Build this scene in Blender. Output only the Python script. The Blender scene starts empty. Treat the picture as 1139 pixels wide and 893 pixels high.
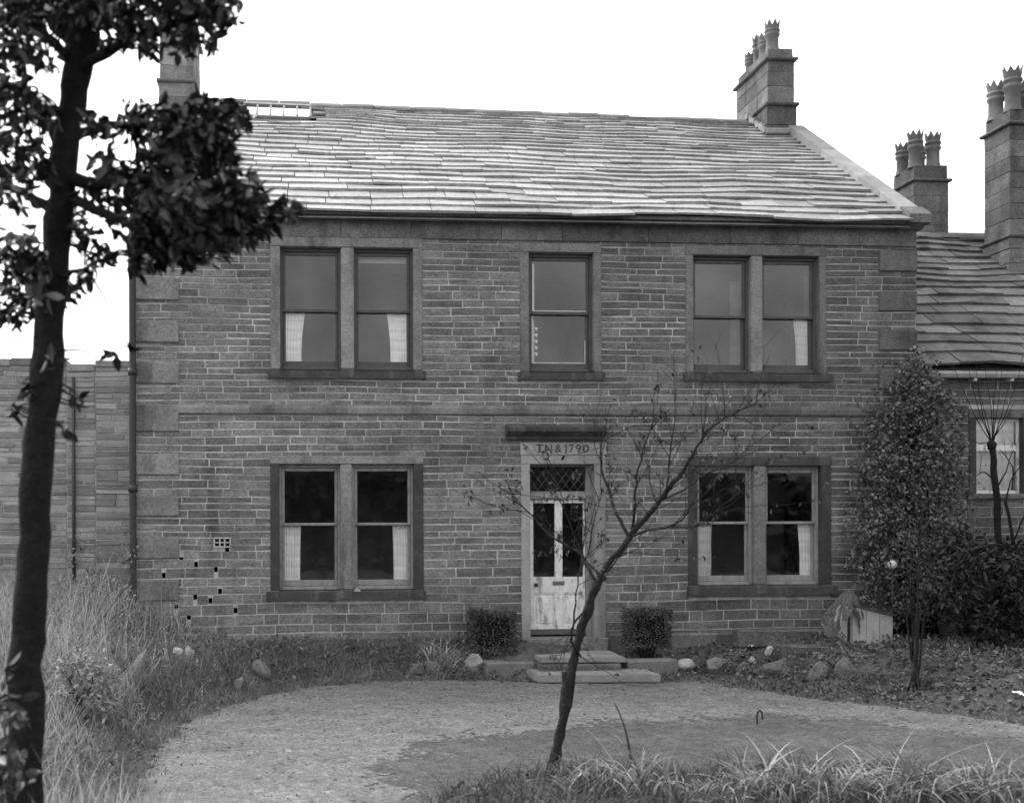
import bpy, bmesh, math, random
import numpy as np
from mathutils import Vector, Matrix, noise as mnoise

random.seed(7)
rng = np.random.default_rng(11)
sc = bpy.context.scene
COL = sc.collection

# ------------------------------------------------------------------ camera
IW, IH = 1139.0, 893.0
FPX, CXP, CYP = 1240.0, 421.0, 580.0          # focal length and principal point (pixels of the photo)
D, EYE = 16.5, 1.76
YAW, ROLL = math.radians(4.28), 0.0035
F_ = Vector((math.sin(YAW), math.cos(YAW), 0))
R0 = Vector((math.cos(YAW), -math.sin(YAW), 0)); U0 = Vector((0, 0, 1))
R_ = (R0 * math.cos(ROLL) - U0 * math.sin(ROLL)).normalized()
U_ = (U0 * math.cos(ROLL) + R0 * math.sin(ROLL)).normalized()
CAM = Vector((0, -D, EYE))
cd = bpy.data.cameras.new('camera'); co = bpy.data.objects.new('camera', cd); COL.objects.link(co)
co.matrix_world = Matrix(((R_.x, U_.x, -F_.x, CAM.x), (R_.y, U_.y, -F_.y, CAM.y), (R_.z, U_.z, -F_.z, CAM.z), (0, 0, 0, 1)))
cd.sensor_fit = 'HORIZONTAL'; cd.sensor_width = 36
cd.lens = FPX / IW * 36
cd.shift_x = (IW / 2 - CXP) / IW; cd.shift_y = (CYP - IH / 2) / IW
cd.clip_start = .05; cd.clip_end = 3000
cd.dof.use_dof = True; cd.dof.focus_distance = 15.5; cd.dof.aperture_fstop = 1.7
sc.camera = co

# ------------------------------------------------------------------ light: pale overcast day
SUN_EL, SUN_AZ = math.radians(50), math.radians(318)      # compass azimuth: high, behind the house on the left, veiled by cloud
w = bpy.data.worlds.new('World'); sc.world = w; w.use_nodes = True
nt = w.node_tree; bg = nt.nodes['Background']
sk = nt.nodes.new('ShaderNodeTexSky'); sk.sky_type = 'NISHITA'; sk.sun_disc = False
sk.sun_elevation = SUN_EL; sk.sun_rotation = SUN_AZ; sk.air_density = 2.0; sk.dust_density = 6.0; sk.ozone_density = 1
bw = nt.nodes.new('ShaderNodeRGBToBW')                     # black and white film
nt.links.new(sk.outputs[0], bw.inputs[0]); cl = nt.nodes.new('ShaderNodeMath'); cl.operation = 'MINIMUM'; cl.inputs[1].default_value = 6.0   # even cloud veil, no aureole
nt.links.new(bw.outputs[0], cl.inputs[0]); nt.links.new(cl.outputs[0], bg.inputs[0])
bg.inputs[1].default_value = 0.15
sd = bpy.data.lights.new('sun', 'SUN'); sd.energy = 0.7; sd.angle = math.radians(30); sd.color = (1, 1, 1)
so = bpy.data.objects.new('sun', sd); COL.objects.link(so)
sdir = Vector((math.sin(SUN_AZ) * math.cos(SUN_EL), math.cos(SUN_AZ) * math.cos(SUN_EL), math.sin(SUN_EL)))
so.rotation_euler = sdir.to_track_quat('Z', 'Y').to_euler(); so.location = (-20, -30, 40)
sc.view_settings.view_transform = 'Standard'; sc.view_settings.look = 'None'
sc.view_settings.exposure = 1.6; sc.view_settings.gamma = 1
sc.view_settings.use_curve_mapping = False
sc.render.engine = 'CYCLES'
sc.cycles.max_bounces = 8; sc.cycles.transparent_max_bounces = 12
sc.cycles.use_denoising = True
sc.cycles.filter_width = 1.5

# ------------------------------------------------------------------ pixel -> world helpers
def ray(px, py):
    return R_ * ((px - CXP) / FPX) + U_ * ((CYP - py) / FPX) + F_
def P(px, py, Y=0.0):
    d = ray(px, py); t = (Y + D) / d.y
    return CAM + d * t
def XZ(px, py, Y=0.0):
    p = P(px, py, Y); return p.x, p.z
def G(px, py, z=-.46):
    d = ray(px, py); t = (z - EYE) / d.z
    return CAM + d * t
def PD(px, py, depth):
    return CAM + ray(px, py) * depth

# ------------------------------------------------------------------ materials (all grey: the picture is black and white)
MATS = {}
def M(name, base, rough=.85, spec=.25, tone=.3, noises=((5, .25), (40, .2)), bump=((60, .25, .01),), stain=None, grad=None, transl=0):
    m = bpy.data.materials.new(name); m.use_nodes = True; t = m.node_tree; N = t.nodes; L = t.links
    b = N['Principled BSDF']
    b.inputs['Roughness'].default_value = rough; b.inputs['Specular IOR Level'].default_value = spec
    geo = N.new('ShaderNodeNewGeometry')
    def math_(op, a, c, clamp=False):
        n = N.new('ShaderNodeMath'); n.operation = op; n.use_clamp = clamp
        for i, v in enumerate((a, c)):
            if isinstance(v, (int, float)): n.inputs[i].default_value = v
            else: L.new(v, n.inputs[i])
        return n.outputs[0]
    at = N.new('ShaderNodeAttribute'); at.attribute_name = 'tone'
    cur = math_('MULTIPLY', math_('ADD', math_('MULTIPLY', at.outputs['Fac'], 2 * tone), 1 - tone), base)
    def noise(scale, vec=None, detail=4):
        n = N.new('ShaderNodeTexNoise'); n.inputs['Scale'].default_value = scale; n.inputs['Detail'].default_value = detail
        n.inputs['Roughness'].default_value = .6
        L.new(vec if vec else geo.outputs['Position'], n.inputs['Vector']); return n.outputs['Fac']
    def mapr(v, a, c, lo, hi):
        n = N.new('ShaderNodeMapRange'); n.inputs[1].default_value = a; n.inputs[2].default_value = c
        n.inputs[3].default_value = lo; n.inputs[4].default_value = hi; L.new(v, n.inputs[0]); return n.outputs[0]
    for s, a in noises:
        cur = math_('MULTIPLY', cur, mapr(noise(s), .25, .75, 1 - a, 1 + a))
    if stain:                                   # (scale xyz, lo, hi, factor): runs and patches of soot or lichen
        for (sv, lo, hi, fac) in stain:
            mp = N.new('ShaderNodeMapping'); mp.inputs['Scale'].default_value = sv
            L.new(geo.outputs['Position'], mp.inputs['Vector'])
            cur = math_('MULTIPLY', cur, mapr(noise(1.0, mp.outputs[0], 5), lo, hi, 1, fac))
    if grad:                                    # base colour darkens along one axis of the building: (axis, a, b, fa, fb)
        sx = N.new('ShaderNodeSeparateXYZ'); L.new(geo.outputs['Position'], sx.inputs[0])
        cur = math_('MULTIPLY', cur, mapr(sx.outputs[grad[0]], grad[1], grad[2], grad[3], grad[4]))
    L.new(cur, b.inputs['Base Color'])
    prev = None
    for (s, st, dist) in bump:
        bn = N.new('ShaderNodeBump'); bn.inputs['Strength'].default_value = st; bn.inputs['Distance'].default_value = dist
        L.new(noise(s), bn.inputs['Height'])
        if prev: L.new(prev, bn.inputs['Normal'])
        prev = bn.outputs[0]
    if prev: L.new(prev, b.inputs['Normal'])
    if transl:
        tr = N.new('ShaderNodeBsdfTranslucent'); L.new(cur, tr.inputs[0])
        mx = N.new('ShaderNodeMixShader'); mx.inputs[0].default_value = transl
        L.new(b.outputs[0], mx.inputs[1]); L.new(tr.outputs[0], mx.inputs[2])
        L.new(mx.outputs[0], N['Material Output'].inputs[0])
    MATS[name] = m; return m

GR = (0, -2, 10, 1.12, .68)
stone = M('wall_stone', .235, .9, .15, .26, ((3, .25), (22, .25), (45, .45), (110, .45)), ((50, .6, .01), (190, .5, .005)),
          stain=(((.5, .5, .9), .5, .7, .58), ((2.2, 2, .3), .54, .7, .62), ((2.2, 2, 16), .5, .68, .66)), grad=GR)
mortar = M('wall_mortar', .62, .95, .1, .2, ((.8, .4), (9, .3), (90, .2)), ((90, .4, .006),),
           stain=(((.8, .8, .9), .42, .62, .52), ((3, 2, .5), .55, .7, .6)), grad=(0, -2, 10, 1.05, .75))
ashlar = M('dressed_stone', .25, .88, .2, .45, ((2.5, .3), (18, .2), (40, .35), (100, .35)), ((80, .45, .006),),
           stain=(((2.5, 2, .4), .52, .68, .55),), grad=GR)
black = M('blackened_stone', .085, .85, .2, .4, ((3, .3), (35, .3), (150, .2)), ((70, .5, .008),), stain=(((5, 3, .6), .55, .7, 1.9),))
soot = M('sooty_stone', .165, .88, .2, .3, ((3, .4), (20, .25), (40, .4), (100, .35)), ((70, .5, .008),), stain=(((3, 2, .6), .5, .7, .6),))
pale = M('pale_dressed_stone', .34, .85, .2, .3, ((3, .2), (40, .2), (160, .15)), ((90, .35, .004),), stain=(((4, 2, .6), .55, .72, .6),), grad=(0, 3.2, 4.8, 1.1, .8))
slate = M('stone_slate', .43, .62, .4, .2, ((1.2, .14), (10, .2), (26, .3), (80, .3)), ((40, .5, .012), (150, .4, .004)),
          stain=(((.7, 1, 1), .5, .66, .8), ((4, 4, 4), .6, .72, .6)), grad=(0, -2, 9, 1.2, .8))
slate2 = M('mossy_stone_slate', .16, .7, .3, .35, ((1.5, .35), (14, .3), (80, .2)), ((40, .5, .012), (150, .4, .004)),
           stain=(((2, 2, 2), .5, .66, .55),))
coping = M('coping_stone', .32, .8, .3, .25, ((4, .25), (50, .2)), ((80, .4, .006),))
clay = M('fired_clay', .2, .7, .3, .25, ((6, .3), (40, .15)), ((80, .2, .004),), stain=(((6, 6, 2), .5, .7, .55),))
darkwood = M('dark_painted_wood', .10, .5, .4, .2, ((12, .25), (80, .15)), ((120, .2, .003),))
greywood = M('weathered_paint_wood', .31, .6, .35, .2, ((12, .25), (80, .15)), ((120, .2, .003),), stain=(((14, 14, 3), .5, .7, .7),))
whitewood = M('worn_white_paint', .82, .55, .4, .1, ((9, .15), (70, .12)), ((100, .25, .003),), stain=(((9, 9, 2.2), .56, .64, .45), ((30, 30, 8), .6, .68, .5)))
iron = M('black_iron', .04, .5, .5, .1, ((20, .3),), ((60, .2, .003),))
brass = M('dull_metal', .16, .4, .6, .1, ((20, .3),), ((60, .2, .003),))
hole_m = M('hole_shade_black', .015, .95, .05, .1, ((20, .3),), ())
plaster = M('room_plaster', .55, .9, .1, .1, ((2, .2),), ())
floorb = M('floorboards', .3, .7, .2, .1, ((4, .3),), ())
cloth_m = M('net_curtain', .95, .9, .1, .08, ((8, .06), (300, .12)), (), transl=.08)
paperw = M('white_paper', .78, .8, .2, .1, ((12, .1),), ())
soil = M('garden_soil', .11, .95, .1, .2, ((2, .35), (14, .35), (90, .3)), ((14, .6, .05), (70, .6, .02)))
gravel = M('gravel_drive', .20, .9, .15, .2, ((.7, .2), (4, .2), (13, .3), (34, .45), (80, .6)), ((30, .6, .02), (90, .8, .012)),
           stain=(((.5, 1.5, 1), .5, .66, .78), ((9, 5, 1), .58, .68, .6), ((12, 7, 1), .6, .7, 1.5)))
turf_m = M('worn_turf', .125, .95, .1, .2, ((.9, .25), (6, .3), (16, .35), (40, .45), (90, .5)), ((70, .6, .02), (190, .6, .01)))
grassm = M('grass_blade', .23, .7, .3, .55, ((3, .25),), (), transl=.25)
bordergrass = M('border_grass_blade', .10, .7, .3, .6, ((3, .3),), (), transl=.2)
strapm = M('strap_leaf', .31, .65, .3, .7, ((3, .25),), (), transl=.25)
drygrass = M('dry_grass_blade', .43, .7, .3, .6, ((3, .25),), (), transl=.25)
weedleaf = M('weed_leaf', .19, .6, .3, .55, ((4, .25),), (), transl=.2)
paleleaf = M('pale_shrub_leaf', .34, .6, .3, .5, ((4, .25),), (), transl=.2)
treeleaf = M('glossy_tree_leaf', .02, .36, .5, .75, ((5, .25),), (), transl=.08)
ivyleaf = M('ivy_leaf', .14, .38, .5, .75, ((4, .25),), (), transl=.1)
darkleaf = M('evergreen_leaf', .024, .4, .5, .5, ((4, .25),), (), transl=.1)
hedgeleaf = M('clipped_hedge_leaf', .105, .5, .4, .5, ((4, .25),), (), transl=.1)
litterm = M('dead_leaf', .15, .8, .2, .65, ((6, .3),), (), transl=.1)
bark = M('dark_bark', .02, .9, .15, .2, ((6, .35), (40, .35)), ((18, .9, .03), (70, .7, .012)))
barkg = M('grey_bark', .032, .9, .15, .2, ((8, .35), (60, .35)), ((30, .9, .02), (90, .7, .01)), stain=(((12, 12, 4), .6, .68, 2.2),))
twigm = M('twig_bark', .07, .85, .2, .3, ((10, .3),), ())
rockm = M('garden_stone', .2, .92, .15, .3, ((5, .35), (30, .3), (120, .25)), ((16, .7, .03), (70, .6, .012)), stain=(((5, 5, 5), .5, .66, .55),))
rockw = M('whitened_stone', .42, .9, .2, .15, ((6, .25), (40, .2)), ((20, .6, .02),), stain=(((7, 7, 7), .55, .66, .4),))
flag = M('step_flagstone', .28, .8, .3, .2, ((3, .25), (30, .2), (140, .2)), ((70, .4, .005),))
boardm = M('weathered_board', .5, .75, .25, .12, ((6, .2), (60, .15)), ((80, .3, .004),), stain=(((9, 9, 2), .55, .68, .6),))
tarp = M('dark_sacking', .12, .9, .15, .3, ((7, .4), (60, .3)), ((40, .5, .01),))
ballm = M('pale_ball', .6, .5, .4, .05, ((8, .15),), ())

def glass_mat(name, tint, wav, refl):
    m = bpy.data.materials.new(name); m.use_nodes = True; t = m.node_tree; N = t.nodes; L = t.links
    for n in list(N): N.remove(n)
    o = N.new('ShaderNodeOutputMaterial'); mx = N.new('ShaderNodeMixShader'); tr = N.new('ShaderNodeBsdfTransparent')
    gl = N.new('ShaderNodeBsdfGlossy'); fr = N.new('ShaderNodeFresnel'); mu = N.new('ShaderNodeMath'); mu.operation = 'MULTIPLY'
    tr.inputs[0].default_value = (tint, tint, tint, 1); gl.inputs['Roughness'].default_value = .02
    gl.inputs[0].default_value = (.95, .95, .95, 1)
    fr.inputs[0].default_value = 1.5; mu.inputs[1].default_value = refl
    geo = N.new('ShaderNodeNewGeometry'); ns = N.new('ShaderNodeTexNoise'); ns.inputs['Scale'].default_value = 2.2
    bp = N.new('ShaderNodeBump'); bp.inputs['Strength'].default_value = wav; bp.inputs['Distance'].default_value = .02
    L.new(geo.outputs['Position'], ns.inputs[0]); L.new(ns.outputs['Fac'], bp.inputs['Height'])
    L.new(bp.outputs[0], gl.inputs['Normal'])
    n2 = N.new('ShaderNodeTexNoise'); n2.inputs['Scale'].default_value = .9; n2.inputs['Detail'].default_value = 5; mr = N.new('ShaderNodeMapRange')
    mr.inputs[1].default_value = .3; mr.inputs[2].default_value = .7; mr.inputs[3].default_value = .72 * refl; mr.inputs[4].default_value = 1.25 * refl
    L.new(geo.outputs['Position'], n2.inputs[0]); L.new(n2.outputs['Fac'], mr.inputs[0]); L.new(mr.outputs[0], mu.inputs[1])
    L.new(fr.outputs[0], mu.inputs[0]); L.new(mu.outputs[0], mx.inputs[0]); L.new(tr.outputs[0], mx.inputs[1]); L.new(gl.outputs[0], mx.inputs[2])
    L.new(mx.outputs[0], o.inputs[0]); return m
glass = glass_mat('old_window_glass', .97, .10, 2.3)
skyglass = glass_mat('roof_glass', .5, .05, 2.4)

# ------------------------------------------------------------------ mesh helpers
class MB:
    """collects shapes; build() links them as ONE mesh object"""
    def __init__(s): s.v = []; s.f = []; s.t = []; s.m = []; s.sm = []
    def add(s, vs, fs, tone=.5, mi=0, smooth=False):
        o = len(s.v); s.v += [tuple(v) for v in vs]
        for f in fs:
            s.f.append(tuple(i + o for i in f)); s.t.append(tone); s.m.append(mi); s.sm.append(smooth)
    def box(s, x0, x1, y0, y1, z0, z1, tone=None, mi=0, bev=.008, jit=0):
        if tone is None: tone = random.random()
        x0, x1 = min(x0, x1), max(x0, x1); y0, y1 = min(y0, y1), max(y0, y1); z0, z1 = min(z0, z1), max(z0, z1)
        b = min(bev, (x1 - x0) * .3, (y1 - y0) * .3, (z1 - z0) * .3)
        bm = bmesh.new()
        bmesh.ops.create_cube(bm, size=1)
        for v in bm.verts:
            v.co = Vector(((x0 + x1) / 2 + v.co.x * (x1 - x0), (y0 + y1) / 2 + v.co.y * (y1 - y0), (z0 + z1) / 2 + v.co.z * (z1 - z0)))
            if jit: v.co += Vector((random.uniform(-jit, jit), random.uniform(-jit, jit), random.uniform(-jit, jit)))
        if b > 1e-4: bmesh.ops.bevel(bm, geom=bm.edges[:], offset=b, segments=1, affect='EDGES')
        bm.verts.index_update()
        s.add([v.co for v in bm.verts], [[v.index for v in f.verts] for f in bm.faces], tone, mi); bm.free()
    def hexa(s, c, tone=.5, mi=0):          # 8 corners: bottom 4 ccw, top 4 ccw
        s.add(c, [(3, 2, 1, 0), (4, 5, 6, 7), (0, 1, 5, 4), (1, 2, 6, 5), (2, 3, 7, 6), (3, 0, 4, 7)], tone, mi)
    def tube(s, pts, rad, seg=7, tone=.5, mi=0, rough=0, caps=True):
        pts = [Vector(p) for p in pts]; n = len(pts)
        if n < 2: return
        up = None; rings = []
        for i in range(n):
            tg = (pts[min(i + 1, n - 1)] - pts[max(i - 1, 0)])
            if tg.length < 1e-9: tg = Vector((0, 0, 1))
            tg.normalize()
            if up is None:
                up = tg.orthogonal().normalized()
            up = (up - tg * up.dot(tg)).normalized(); sd_ = tg.cross(up)
            r = rad[i] if hasattr(rad, '__len__') else rad
            rr = []
            for k in range(seg):
                a = 2 * math.pi * k / seg
                q = r * (1 + (random.uniform(-rough, rough) if rough else 0))
                rr.append(pts[i] + up * math.cos(a) * q + sd_ * math.sin(a) * q)
            rings.append(rr)
        vs = [v for r in rings for v in r]; fs = []
        for i in range(n - 1):
            for k in range(seg):
                a, b = i * seg + k, i * seg + (k + 1) % seg
                fs.append((a, b, b + seg, a + seg))
        if caps:
            fs.append(tuple(reversed(range(seg)))); fs.append(tuple((n - 1) * seg + k for k in range(seg)))
        s.add(vs, fs, tone, mi, True)
    def lathe(s, c, prof, seg=14, tone=.5, mi=0, smooth=True):
        vs = []; fs = []
        for (r, z) in prof:
            for k in range(seg):
                a = 2 * math.pi * k / seg; vs.append((c[0] + r * math.cos(a), c[1] + r * math.sin(a), c[2] + z))
        for i in range(len(prof) - 1):
            for k in range(seg):
                a, b = i * seg + k, i * seg + (k + 1) % seg; fs.append((a, b, b + seg, a + seg))
        s.add(vs, fs, tone, mi, smooth)
    def prism_x(s, prof, x0, x1, tone=.5, mi=0):   # profile of (y,z) extruded along x
        n = len(prof); vs = [(x0, y, z) for y, z in prof] + [(x1, y, z) for y, z in prof]
        fs = [(i, (i + 1) % n, n + (i + 1) % n, n + i) for i in range(n)] + [tuple(reversed(range(n))), tuple(range(n, 2 * n))]
        s.add(vs, fs, tone, mi)
    def build(s, name, mats, parent=None, fixn=True):
        me = bpy.data.meshes.new(name); me.from_pydata(s.v, [], s.f)
        if not isinstance(mats, (list, tuple)): mats = [mats]
        for m in mats: me.materials.append(m)
        me.polygons.foreach_set('material_index', s.m); me.polygons.foreach_set('use_smooth', s.sm)
        a = me.attributes.new('tone', 'FLOAT', 'FACE'); a.data.foreach_set('value', s.t)
        me.update()
        if fixn:
            bm = bmesh.new(); bm.from_mesh(me); bmesh.ops.recalc_face_normals(bm, faces=bm.faces[:]); bm.to_mesh(me); bm.free()
        return link(name, me, parent)

def link(name, me, parent=None):
    o = bpy.data.objects.new(name, me); COL.objects.link(o)
    if parent is not None:
        o.parent = parent; o.matrix_parent_inverse = Matrix.Translation(-world_loc(parent))
    return o
def world_loc(o):
    p = Vector(o.location)
    return p if o.parent is None else p       # only empties at the top carry a location; meshes sit at the origin
def mesh_np(name, V, Q, T, mat, parent=None):
    """V (n,3), Q (m,4) quads, T (m) tone: ONE mesh from numpy arrays"""
    V = np.asarray(V, np.float32); Q = np.asarray(Q, np.int32)
    me = bpy.data.meshes.new(name); me.vertices.add(len(V)); me.vertices.foreach_set('co', V.ravel())
    me.loops.add(Q.size); me.loops.foreach_set('vertex_index', Q.ravel())
    me.polygons.add(len(Q)); me.polygons.foreach_set('loop_start', np.arange(0, Q.size, 4, dtype=np.int32))
    try: me.polygons.foreach_set('loop_total', np.full(len(Q), 4, np.int32))
    except Exception: pass
    me.materials.append(mat)
    a = me.attributes.new('tone', 'FLOAT', 'FACE'); a.data.foreach_set('value', np.asarray(T, np.float32))
    me.update(calc_edges=True); me.validate()
    return link(name, me, parent)
def tag(o, label, cat, group=None, kind=None):
    if label: o['label'] = label
    if cat: o['category'] = cat
    if group: o['group'] = group
    if kind: o['kind'] = kind
    return o
def thing(name, loc, label, cat, group=None):
    o = bpy.data.objects.new(name, None); COL.objects.link(o); o.location = loc; o.empty_display_size = .2
    return tag(o, label, cat, group)
def struct(o): o['kind'] = 'structure'; return o

def unit(a): return a / np.maximum(np.linalg.norm(a, axis=1, keepdims=True), 1e-9)
class QB:
    """numpy quads: leaves and blades"""
    def __init__(s): s.V = []; s.Q = []; s.T = []; s.n = 0
    def push(s, V, Q, T): s.V.append(V); s.Q.append(Q + s.n); s.T.append(T); s.n += len(V)
    def leaves(s, Pt, Dr, L, W, fold=.25, tone=None, curl=.15):
        n = len(Pt); Dr = unit(Dr); S = unit(np.cross(Dr, rng.normal(size=(n, 3)))); Nn = np.cross(S, Dr)
        L = np.broadcast_to(L, (n,))[:, None]; W = np.broadcast_to(W, (n,))[:, None]
        b = Pt; t = Pt + Dr * L - Nn * L * curl
        l1 = Pt + Dr * L * .3 + S * W * .5 + Nn * W * fold; l2 = Pt + Dr * L * .68 + S * W * .42 + Nn * (W * fold - L * curl * .4)
        r1 = Pt + Dr * L * .3 - S * W * .5 + Nn * W * fold; r2 = Pt + Dr * L * .68 - S * W * .42 + Nn * (W * fold - L * curl * .4)
        V = np.stack([b, r1, r2, t, l2, l1], 1).reshape(-1, 3)
        i = np.arange(n)[:, None] * 6
        Q = np.concatenate([i + np.array([0, 1, 2, 3]), i + np.array([0, 3, 4, 5])])
        T = rng.random(n) if tone is None else tone
        s.push(V, Q, np.concatenate([T, T]))
    def blades(s, Pt, H, lean, W, tone=None, droop=.0, k=3, az=None):
        n = len(Pt); az = rng.random(n) * 2 * np.pi if az is None else az
        dr = np.stack([np.cos(az), np.sin(az), np.zeros(n)], 1)
        fa = rng.random(n) * np.pi; sd_ = np.stack([np.cos(fa), np.sin(fa), np.zeros(n)], 1)
        H = np.broadcast_to(H, (n,))[:, None]; lean = np.broadcast_to(lean, (n,))[:, None]; W = np.broadcast_to(W, (n,))[:, None]
        droop = np.broadcast_to(droop, (n,))[:, None]
        rows = []
        for j in range(k + 1):
            u = j / k
            c = Pt + dr * H * lean * u ** 1.6 + np.array([0, 0, 1.0]) * H * (u - droop * u ** 2.6)
            ww = W * (1 - u ** 1.7 * .92) * .5
            rows.append(c - sd_ * ww); rows.append(c + sd_ * ww)
        V = np.stack(rows, 1).reshape(-1, 3); i = np.arange(n)[:, None] * (2 * (k + 1))
        Q = np.concatenate([i + np.array([2 * j, 2 * j + 1, 2 * j + 3, 2 * j + 2]) for j in range(k)])
        T = rng.random(n) if tone is None else tone
        s.push(V, Q, np.tile(T, k))
    def build(s, name, mat, parent=None):
        return mesh_np(name, np.concatenate(s.V), np.concatenate(s.Q), np.concatenate(s.T), mat, parent)

def in_poly(x, y, poly):
    x = np.asarray(x); y = np.asarray(y); c = np.zeros(x.shape, bool); n = len(poly)
    for i in range(n):
        x1, y1 = poly[i][0], poly[i][1]; x2, y2 = poly[(i + 1) % n][0], poly[(i + 1) % n][1]
        if y1 == y2: continue
        c ^= ((y1 > y) != (y2 > y)) & (x < (x2 - x1) * (y - y1) / (y2 - y1) + x1)
    return c
def d_poly(x, y, poly):
    x = np.asarray(x, float); y = np.asarray(y, float); d = np.full(x.shape, 1e9); n = len(poly)
    for i in range(n):
        ax, ay = poly[i][0], poly[i][1]; bx, by = poly[(i + 1) % n][0], poly[(i + 1) % n][1]
        L2 = (bx - ax) ** 2 + (by - ay) ** 2 + 1e-12
        t = np.clip(((x - ax) * (bx - ax) + (y - ay) * (by - ay)) / L2, 0, 1)
        d = np.minimum(d, np.hypot(x - ax - t * (bx - ax), y - ay - t * (by - ay)))
    return d

# ------------------------------------------------------------------ ground
ZD = -.46
def gxy(pts): return [(G(x, y, ZD).x, G(x, y, ZD).y) for x, y in pts]
DRIVE = gxy([(60, 1010), (140, 900), (163, 840), (205, 803), (270, 779), (345, 763), (430, 757), (530, 756), (590, 759), (735, 759), (775, 757),
             (830, 766), (900, 776), (1000, 787), (1139, 805), (1300, 832), (1500, 880), (1500, 1010)])
LAWN = gxy([(395, 905), (388, 872), (412, 842), (470, 820), (560, 806), (700, 797), (850, 793), (1000, 803), (1139, 821), (1300, 850), (1460, 890), (1460, 930), (400, 960)])
BORDER = gxy([(470, 905), (500, 880), (560, 868), (640, 860), (760, 866), (850, 860), (1000, 862), (1139, 872), (1400, 890), (1400, 1010), (480, 1010)])
def sstep(t): t = np.clip(t, 0, 1); return t * t * (3 - 2 * t)
def zg(x, y):
    x = np.asarray(x, float); y = np.asarray(y, float)
    ins = in_poly(x, y, DRIVE); d = np.where(ins, 0, np.maximum(d_poly(x, y, DRIVE) - .13, 0))
    z = np.full(x.shape, ZD)
    right = sstep((x - 3.0) / 2)
    lim = .43 * (1 - right) + .40 * right
    lim = lim * (.45 + .55 * sstep((y + 6.5) / 3.0)) 
    bank = lim * sstep(d / (.8 * (1 - right) + 2.0 * right))
    left = sstep((-.6 - x) / 2.2)                       # higher wild bank on the left
    bank = bank + left * (.08 + .42 * sstep((y + 6.5) / 3.2)) * sstep(d / 3.2)
    wob = .04 * np.sin(x * 2.3 + y * 1.1) * np.sin(y * 2.9 - x * .7) + .02 * np.sin(x * 7.1) * np.sin(y * 6.3)
    z = z + np.where(ins, 0, bank + wob * np.clip(d / .5, 0, 1))
    inb = in_poly(x, y, BORDER); db = d_poly(x, y, BORDER)
    z = z + np.where(inb, .10 * sstep(db / .6), 0)
    return z
def zg1(x, y): return float(zg(np.array([x]), np.array([y]))[0])
def on_ground(px, py):                                   # where the ray through a pixel meets the ground
    d = ray(px, py); lo = (ZD + 1.3 - EYE) / d.z; hi = (ZD - EYE) / d.z
    ts = np.linspace(lo * .8, hi * 1.02, 500); x = CAM.x + d.x * ts; y = CAM.y + d.y * ts; z = CAM.z + d.z * ts
    k = np.argmax(z <= zg(x, y)); return Vector((x[k], y[k], zg1(x[k], y[k])))

def grid_mesh(name, xs, ys, zf, mat, keep=None):
    X, Y = np.meshgrid(xs, ys); Z = zf(X, Y); nx, ny = len(xs), len(ys)
    V = np.stack([X, Y, Z], -1).reshape(-1, 3)
    i = np.arange(nx - 1)[None, :] + nx * np.arange(ny - 1)[:, None]
    Q = np.stack([i, i + 1, i + nx + 1, i + nx], -1).reshape(-1, 4)
    if keep is not None:
        cx = V[Q].mean(1); Q = Q[keep(cx[:, 0], cx[:, 1])]
        used = np.unique(Q); mp = np.zeros(len(V), int); mp[used] = np.arange(len(used)); V = V[used]; Q = mp[Q]
    return struct(mesh_np(name, V, Q, np.full(len(Q), .5), mat))
far = np.array([1, 2, 4, 7, 12, 20, 35, 60, 110, 200, 400, 800.])
xs = np.concatenate([-8 - far[::-1], np.arange(-8, 15.01, .14), 15 + far]); ys = np.concatenate([-17 - far[::-1], np.arange(-17, 2.01, .14), 2 + far])
grid_mesh('ground', xs, ys, lambda x, y: zg(x, y) - .006, soil)
def nz(x, y, s): return np.sin(x * 3.1 * s + 1.7 * np.sin(y * 2.3 * s)) * np.sin(y * 3.7 * s + 1.3 * np.sin(x * 1.9 * s))
dx = [p[0] for p in DRIVE]; dy = [p[1] for p in DRIVE]
gx = np.arange(max(min(dx), -6), min(max(dx), 14), .045); gy = np.arange(max(min(dy), -12), max(dy), .045)
grid_mesh('gravel_drive', gx, gy, lambda x, y: zg(x, y) + .006 + .006 * nz(x, y, 2.2), gravel,
          lambda x, y: in_poly(x, y, DRIVE) & (d_poly(x, y, DRIVE) > .05 + .06 * nz(x, y, 2) + .05 * nz(y, x, 5.3) + .03 * nz(x, y, 11)))
grid_mesh('lawn', gx, gy, lambda x, y: zg(x, y) + .010 + .006 * nz(x, y, 2.2), turf_m,
          lambda x, y: in_poly(x, y, LAWN) & (d_poly(x, y, LAWN) > .30 + .22 * nz(x, y, .9) + .14 * nz(y, x, 3.1) + .08 * nz(x, y, 8) + .13 * rng.normal(size=x.shape)) & in_poly(x, y, DRIVE))

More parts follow.
